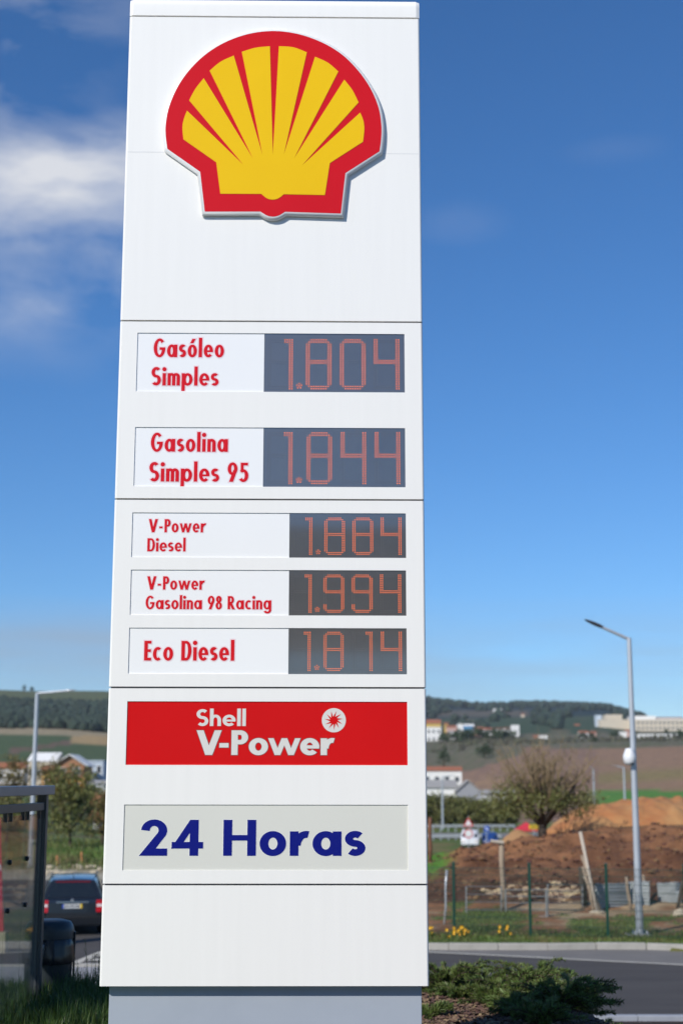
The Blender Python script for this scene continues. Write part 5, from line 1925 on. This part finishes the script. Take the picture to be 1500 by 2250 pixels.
# ================================================================== road signs, rails, houses
sign_red = pmat('sign_red', (.55, .03, .03), rough=.5); sign_blue = pmat('sign_blue', (.02, .10, .48), rough=.5); sign_white = pmat('sign_white', (.75, .75, .75), rough=.5)


def disc(mb, r, y, cz, n=24, th=.03):
    mb.prism([(r * math.cos(2 * PI * k / n), cz + r * math.sin(2 * PI * k / n)) for k in range(n)], 'y', y, y + th)


def tri(mb, r, y, cz, th=.03):
    mb.prism([(r * math.sin(2 * PI * k / 3), cz + r * math.cos(2 * PI * k / 3)) for k in range(3)], 'y', y, y + th)


D_ = 146
p = at(1029, 1868, D_); p.z = gz(p.x, p.y)
s_ = D_ / FPX * 1.02
rs = thing('road_sign', 'traffic sign with a red-edged triangle above a red-edged disc', 'road sign', p)
MB().tube([(0, 0, 0), (0, 0, (1868 - 1798) * s_)], .04, 8).build('post', galv, rs)
for i, zc in enumerate(((1868 - 1812) * s_,)):
    a = MB(); tri(a, .62, -.06, zc - .05); a.build('warning_triangle', sign_red, rs)
    a = MB(); tri(a, .40, -.075, zc - .05, .012); a.build('triangle_field', sign_white, rs)
zc = (1868 - 1834) * s_
a = MB(); disc(a, .46, -.06, zc); a.build('limit_disc', sign_red, rs)
a = MB(); disc(a, .35, -.075, zc, th=.012); a.build('disc_field', sign_white, rs)
p = at(1069, 1862, D_ + 3); p.z = gz(p.x, p.y)
bs = thing('road_sign', 'square blue traffic sign with a white slash', 'road sign', p)
MB().tube([(0, 0, 0), (0, 0, (1862 - 1815) * s_)], .04, 8).build('post', galv, bs)
zc = (1862 - 1820) * s_
MB().box(-.27, .27, -.07, -.04, zc - .27, zc + .27).build('blue_panel', sign_blue, bs)
M_ = Matrix.Translation((0, 0, zc)) @ Matrix.Rotation(R(40), 4, 'Y')
MB().box(-.22, .22, -.085, -.071, -.05, .05, M_).build('white_slash', sign_white, bs)
# chevron board
p = at(1172, 1826, 175); p.z = gz(p.x, p.y)
s1 = 175 / FPX * 1.02
zc = at(1172, 1817, 175).z - p.z
cv = thing('chevron_board', 'yellow and black chevron board by the tree trunk', 'road sign', p)
MB().tube([(0, 0, -.2), (0, 0, zc)], .05, 8).build('post', galv, cv)
MB().box(-.55, .55, -.06, -.03, zc - .28, zc + .28).build('board', pmat('sign_yellow', (.75, .50, .02), rough=.5), cv)
for k in range(3):
    x = -.4 + k * .32
    MB().prism([(x, zc - .26), (x + .12, zc - .26), (x + .28, zc), (x + .12, zc + .26), (x, zc + .26), (x + .16, zc)], 'y', -.072, -.062).build('chevron', trim, cv)
# red market parasol-like canopy
p = at(1155, 1832, 185); p.z = gz(p.x, p.y)
zc = at(1155, 1806, 185).z - p.z; ze = at(1155, 1822, 185).z - p.z
cn = thing('red_canopy', 'red pitched canopy beyond the trunk of the tree', 'canopy', p)
mb = MB(); w_ = 1.35
mb.add([(-w_, -1, ze), (w_, -1, ze), (w_, 1, ze), (-w_, 1, ze), (0, 0, zc), (-w_, -1, ze - .25), (w_, -1, ze - .25), (w_, 1, ze - .25), (-w_, 1, ze - .25)],
       [(0, 1, 4), (1, 2, 4), (2, 3, 4), (3, 0, 4), (0, 5, 6, 1), (1, 6, 7, 2), (2, 7, 8, 3), (3, 8, 5, 0)])
mb.build('cloth_roof', pmat('red_tarp', (.55, .03, .05), (.48, .025, .04), 2, rough=.6), cn)
for sx in (-1, 1):
    for sy in (-1, 1):
        MB().tube([(sx * w_ * .95, sy * .95, -.2), (sx * w_ * .95, sy * .95, ze - .1)], .04, 6).build('leg', galv, cn)


def rail(label, px0, px1, py0, py1, D0, D1, mat, hgt, n):
    a, b = at(px0, py0, D0), at(px1, py1, D1)
    a.z = gz(a.x, a.y); b.z = gz(b.x, b.y)
    r_ = thing('crash_barrier', label, 'barrier', a)
    v = b - a
    for k in range(n + 1):
        q = v * (k / n)
        MB().box(q.x - .06, q.x + .06, q.y - .05, q.y + .05, q.z - .3, q.z + hgt).build('post', galv, r_)
    mb = MB(); nrm = Vector((0, -.09, 0))
    for (z0, z1) in ((hgt - .34, hgt - .19), (hgt - .15, hgt)):
        mb.add([nrm + Vector((0, 0, z0)), nrm + v + Vector((0, 0, z0)), nrm + v + Vector((0, 0, z1)), nrm + Vector((0, 0, z1)),
                Vector((0, -.06, z0)), v + Vector((0, -.06, z0)), v + Vector((0, -.06, z1)), Vector((0, -.06, z1))],
               [(0, 1, 2, 3), (7, 6, 5, 4), (0, 4, 5, 1), (3, 2, 6, 7), (0, 3, 7, 4), (1, 5, 6, 2)])
    mb.build('beam', mat, r_)


pale_rail = pmat('pale_barrier', (.62, .63, .62), (.52, .53, .53), 3, rough=.5, metal=.2)
rail('long pale crash barrier along the valley road below the hedge', 900, 1130, 1822, 1824, 200, 206, pale_rail, .95, 14)
rail('lower pale crash barrier nearer the traffic signs', 900, 1100, 1838, 1840, 172, 176, pale_rail, .55, 12)
band('valley_road', lambda x: 178, lambda x: 196, list(np.linspace(2, 70, 20)), -2.75, asphalt2, 'valley road beyond the soil bank')

# -------------------------------------------------- buildings
roof_red = pmat('clay_tile', (.36, .13, .065), (.28, .10, .05), 1.2, rough=.9, stretch=(1, 1, 3))
roof_grey = pmat('fibre_cement_roof', (.34, .33, .31), (.28, .27, .26), .6, rough=.9)
win_mat = pmat('window_glass_dark', (.04, .05, .06), rough=.15, spec=.7)
door_mat = pmat('painted_door', (.16, .11, .07), rough=.6)
WALL = {k: pmat('render_' + k, c, tuple(x * .9 for x in c), .5, rough=.9) for k, c in dict(white=(.80, .79, .76), cream=(.62, .54, .42), pink=(.56, .36, .30), yellow=(.60, .42, .12), orange=(.62, .27, .045), blue=(.10, .30, .52),
        grey=(.30, .31, .33), brown=(.34, .17, .09), paleblue=(.50, .57, .64), lightgrey=(.48, .49, .49)).items()}


def building(label, px0, px1, py_top, py_base, D, wall, roof=None, roof_py=None, gable='x', depth=9.0, windows=(0, 0), name='house', sink=4, group=None, over=.35, lower=None):
    """front between px0 and px1, eaves at py_top, ridge at roof_py; gable 'x' = ridge across, 'y' = gable to the front"""
    a, b = at(px0, py_base, D), at(px1, py_base, D)
    W = b.x - a.x
    z0 = min(at(px0, py_base, D).z, gz(a.x, D)) - sink
    ze = at(px0, py_top, D).z - z0
    t = thing(name, label, 'house' if name == 'house' else 'building', ((a.x + b.x) / 2, D, z0), 0, group)
    h = W / 2
    if roof is None:
        MB().box(-h, h, 0, depth, 0, ze).build('wall', wall, t)
        MB().bbox(-h - .15, h + .15, -.15, depth + .15, ze, ze + .35, .03).build('parapet', wall, t)
    else:
        zr = at(px0, roof_py, D).z - z0
        w_ = MB()
        if gable == 'x':
            w_.prism([(0, 0), (depth, 0), (depth, ze), (depth / 2, zr - .12), (0, ze)], 'x', -h, h)
            o = over
            th = .18
            r = MB()
            for s in (0, 1):
                y0, y1 = (-o, depth / 2) if s == 0 else (depth + o, depth / 2)
                zl = ze - (zr - ze) / (depth / 2) * o
                r.add([(-h - o, y0, zl), (h + o, y0, zl), (h + o, y1, zr), (-h - o, y1, zr), (-h - o, y0, zl + th), (h + o, y0, zl + th), (h + o, y1, zr + th), (-h - o, y1, zr + th)],
                      [(0, 1, 2, 3), (7, 6, 5, 4), (0, 4, 5, 1), (1, 5, 6, 2), (3, 2, 6, 7), (0, 3, 7, 4)])
        else:
            w_.prism([(-h, 0), (h, 0), (h, ze), (0, zr - .12), (-h, ze)], 'y', 0, depth)
            o = over
            th = .22
            r = MB()
            for s in (-1, 1):
                zl = ze - (zr - ze) / h * o
                xo, xi = s * (h + o), 0
                r.add([(xo, -o, zl), (xo, depth + o, zl), (xi, depth + o, zr), (xi, -o, zr), (xo, -o, zl + th), (xo, depth + o, zl + th), (xi, depth + o, zr + th), (xi, -o, zr + th)],
                      [(0, 1, 2, 3), (7, 6, 5, 4), (0, 4, 5, 1), (1, 5, 6, 2), (3, 2, 6, 7), (0, 3, 7, 4)])
        w_.build('wall', wall, t)
        r.build('roof', roof, t)
    if lower:
        MB().box(-h - .03, h + .03, -.04, depth * .5, 0, sink + (ze - sink) * .55).build('lower_wall', lower, t)
    nx, nz = windows
    zlo = sink
    for i in range(nx):
        for j in range(nz):
            x = -h + W * (i + .5) / nx; z = zlo + (ze - zlo) * (j + .5) / nz
            ww, hh = min(W / nx * .22, .7), min((ze - zlo) / nz * .27, .8)
            f = MB().box(x - ww - .1, x + ww + .1, -.07, -.02, z - hh - .1, z + hh + .1).build('window', WALL['white'], t)
            MB().box(x - ww, x + ww, -.09, -.072, z - hh, z + hh).build('pane', win_mat, f)
    return t


# left village
building('orange and yellow house with a white-edged gable above the shrubs', 120, 184, 1679, 1722, 330, WALL['brown'], WALL['white'], 1659, 'y', 10, (2, 2), lower=WALL['orange'], over=.9)
building('white flat-roofed house right of the orange gabled house', 189, 226, 1674, 1722, 345, WALL['paleblue'], None, depth=8, windows=(2, 2))
building('long white building with a pale ribbed roof beside the lamp pole', 62, 122, 1672, 1712, 380, WALL['cream'], WALL['white'], 1654, 'x', 12, (4, 1))
building('low pinkish white house behind the shelter roof', -30, 52, 1688, 1715, 390, WALL['white'], roof_red, 1676, 'x', 8, (4, 1))
building('small orange-walled house below the long white building', 92, 112, 1692, 1722, 315, WALL['orange'], roof_red, 1684, 'x', 6, (1, 1))
building('pale outbuilding beneath the white flat-roofed house', 196, 230, 1722, 1748, 300, WALL['lightgrey'], roof_grey, 1716, 'x', 6, (1, 1))
building('low house with a red tile roof beside the pylon edge', 206, 262, 1768, 1796, 130, WALL['pink'], roof_red, 1747, 'x', 5, (2, 1), sink=1.5)
building('shed with a rosy tile roof just above the brown shrub', 206, 240, 1797, 1815, 110, WALL['white'], roof_red, 1783, 'x', 3, (1, 1), sink=1.5)
building('tiny white hut in the dark wood', 98, 104, 1588, 1594, 900, WALL['white'], None, depth=3)
building('tiny red-roofed cottage in the dark wood', 152, 164, 1594, 1602, 860, WALL['pink'], roof_red, 1589, 'x', 4)
# right: warehouse, farm, hillside village
building('grey warehouse with a gabled end behind the hedge', 1003, 1054, 1738, 1782, 300, WALL['grey'], roof_grey, 1716, 'y', 6, (0, 0), name='warehouse', sink=3)
wh = building('long white warehouse wing with a grey roof behind the hedge', 880, 1002, 1730, 1782, 303, WALL['white'], roof_grey, 1715, 'x', 9, (6, 1), name='warehouse', sink=3)
building('low pale shed at the foot of the tan field', 1056, 1130, 1744, 1775, 320, WALL['lightgrey'], roof_grey, 1737, 'x', 8, (4, 1), name='shed', sink=3)
building('long farmhouse with an orange tile roof and white gable', 905, 1014, 1693, 1712, 470, WALL['white'], roof_red, 1685, 'x', 8, (5, 1))
building('white block of flats at the left end of the hillside village', 925, 969, 1599, 1632, 900, WALL['white'], None, depth=12, windows=(4, 2))
building('yellow house with a red roof above the white flats', 930, 968, 1589, 1602, 960, WALL['yellow'], roof_red, 1581, 'x', 10, (3, 1))
building('small yellow house in the hillside village', 976, 984, 1591, 1602, 960, WALL['yellow'], roof_red, 1588, 'x', 6)
building('pink house beside the blue house in the village', 982, 1004, 1598, 1612, 940, WALL['pink'], roof_red, 1594, 'x', 8, (2, 1))
building('white gabled house left of the blue house', 1003, 1017, 1594, 1612, 940, WALL['white'], WALL['white'], 1589, 'y', 8)
building('blue house in the hillside village', 1018, 1041, 1595, 1608, 950, WALL['blue'], WALL['white'], 1591, 'x', 8, (2, 1))
building('pale roofed house below the blue house', 988, 1004, 1608, 1617, 930, WALL['white'], roof_grey, 1606, 'x', 6)
building('pink-brown house right of the blue house', 1042, 1060, 1600, 1613, 935, WALL['pink'], roof_red, 1597, 'x', 8)
building('white house in the middle of the village', 1057, 1078, 1603, 1616, 930, WALL['white'], roof_red, 1599, 'x', 8, (2, 1))
building('long low white house on the village street', 1082, 1118, 1601, 1610, 945, WALL['white'], roof_red, 1599, 'x', 8, (5, 1))
building('white upper house at the right end of the village', 1124, 1140, 1594, 1603, 960, WALL['white'], None, depth=8, windows=(2, 1))
building('white lower house at the right end of the village', 1127, 1137, 1601, 1611, 940, WALL['white'], None, depth=8)
building('pale house half hidden behind the bare treetop', 1186, 1202, 1617, 1630, 900, WALL['white'], None, depth=8)
building('small red shed beside the pale half-hidden house', 1173, 1181, 1617, 1629, 895, WALL['brown'], roof_red, 1615, 'x', 5)
building('white pair of cottages high on the far slope', 1084, 1102, 1558, 1564, 1650, WALL['white'], None, depth=8)
building('lone cream cottage on the green slope', 1145, 1152, 1570, 1576, 1400, WALL['cream'], roof_red, 1568, 'x', 6)
building('small orange cottage on the green slope', 1263, 1273, 1594, 1603, 1150, WALL['pink'], roof_red, 1591, 'x', 6)
building('pink-walled cottage at the top of the ploughed field', 1273, 1292, 1610, 1618, 900, WALL['white'], roof_red, 1606, 'x', 8, (3, 1))
building('second small cottage beside the pink-walled one', 1298, 1309, 1610, 1617, 900, WALL['pink'], roof_red, 1607, 'x', 6)
building('pale blue tower house at the end of the hilltop works', 1309, 1321, 1572, 1584, 1150, WALL['paleblue'], None, depth=8)
building('cream flat building on the hilltop left of the lamp', 1330, 1366, 1571, 1584, 1160, WALL['cream'], None, depth=14, windows=(5, 1))
building('long cream terrace under the hilltop building', 1318, 1388, 1582, 1592, 1140, WALL['cream'], None, depth=14)
building('huge cream hilltop block right of the lamp', 1388, 1520, 1582, 1604, 1130, WALL['cream'], None, depth=30, windows=(14, 2))
building('white upper storey on the huge cream block', 1388, 1440, 1574, 1584, 1150, WALL['white'], None, depth=20, windows=(6, 1))
building('white roof block on the huge cream block', 1441, 1500, 1578, 1586, 1155, WALL['white'], roof_red, 1575, 'x', 20)
building('long low white wall building below the cream block', 1402, 1495, 1614, 1622, 870, WALL['white'], None, depth=6, windows=(9, 1))
building('small white house left of the lamp below the hilltop', 1362, 1376, 1609, 1616, 900, WALL['white'], None, depth=6)
building('orange house left of the lamp below the hilltop', 1376, 1392, 1606, 1616, 910, WALL['pink'], roof_red, 1603, 'x', 6)

# -------------------------------------------------- unseen canopy added behind the camera to darken the display reflections
cn = thing('unseen_canopy', 'unseen white flat canopy on round columns, added to darken the display reflections', 'canopy', (1.0, -8.5, 2.0))
MB().bbox(-9, 9, -6, 6, 4.9, 5.7, .05).build('roof', WALL['white'], cn)
for sx in (-6, 6):
    for sy in (-3, 3): MB().tube([(sx, sy, -.1), (sx, sy, 4.9)], .22, 16).build('column', WALL['grey'], cn)

# ================================================================== air
def haze(density):
    mb = MB(); mb.box(-9000, 9000, -120, 3700, -30, 165)
    m = bpy.data.materials.new('hazy_air'); m.use_nodes = True
    nt = m.node_tree; nt.nodes.remove(nt.nodes['Principled BSDF'])
    v = nt.nodes.new('ShaderNodeVolumePrincipled')
    v.inputs['Color'].default_value = (.80, .88, 1.0, 1)
    v.inputs['Density'].default_value = density
    v.inputs['Anisotropy'].default_value = .0
    nt.links.new(v.outputs[0], nt.nodes['Material Output'].inputs['Volume'])
    o = mb.build('haze', m)
    tag(o, 'thin bluish haze in the air over the valley', kind='stuff')


haze(0.00007)
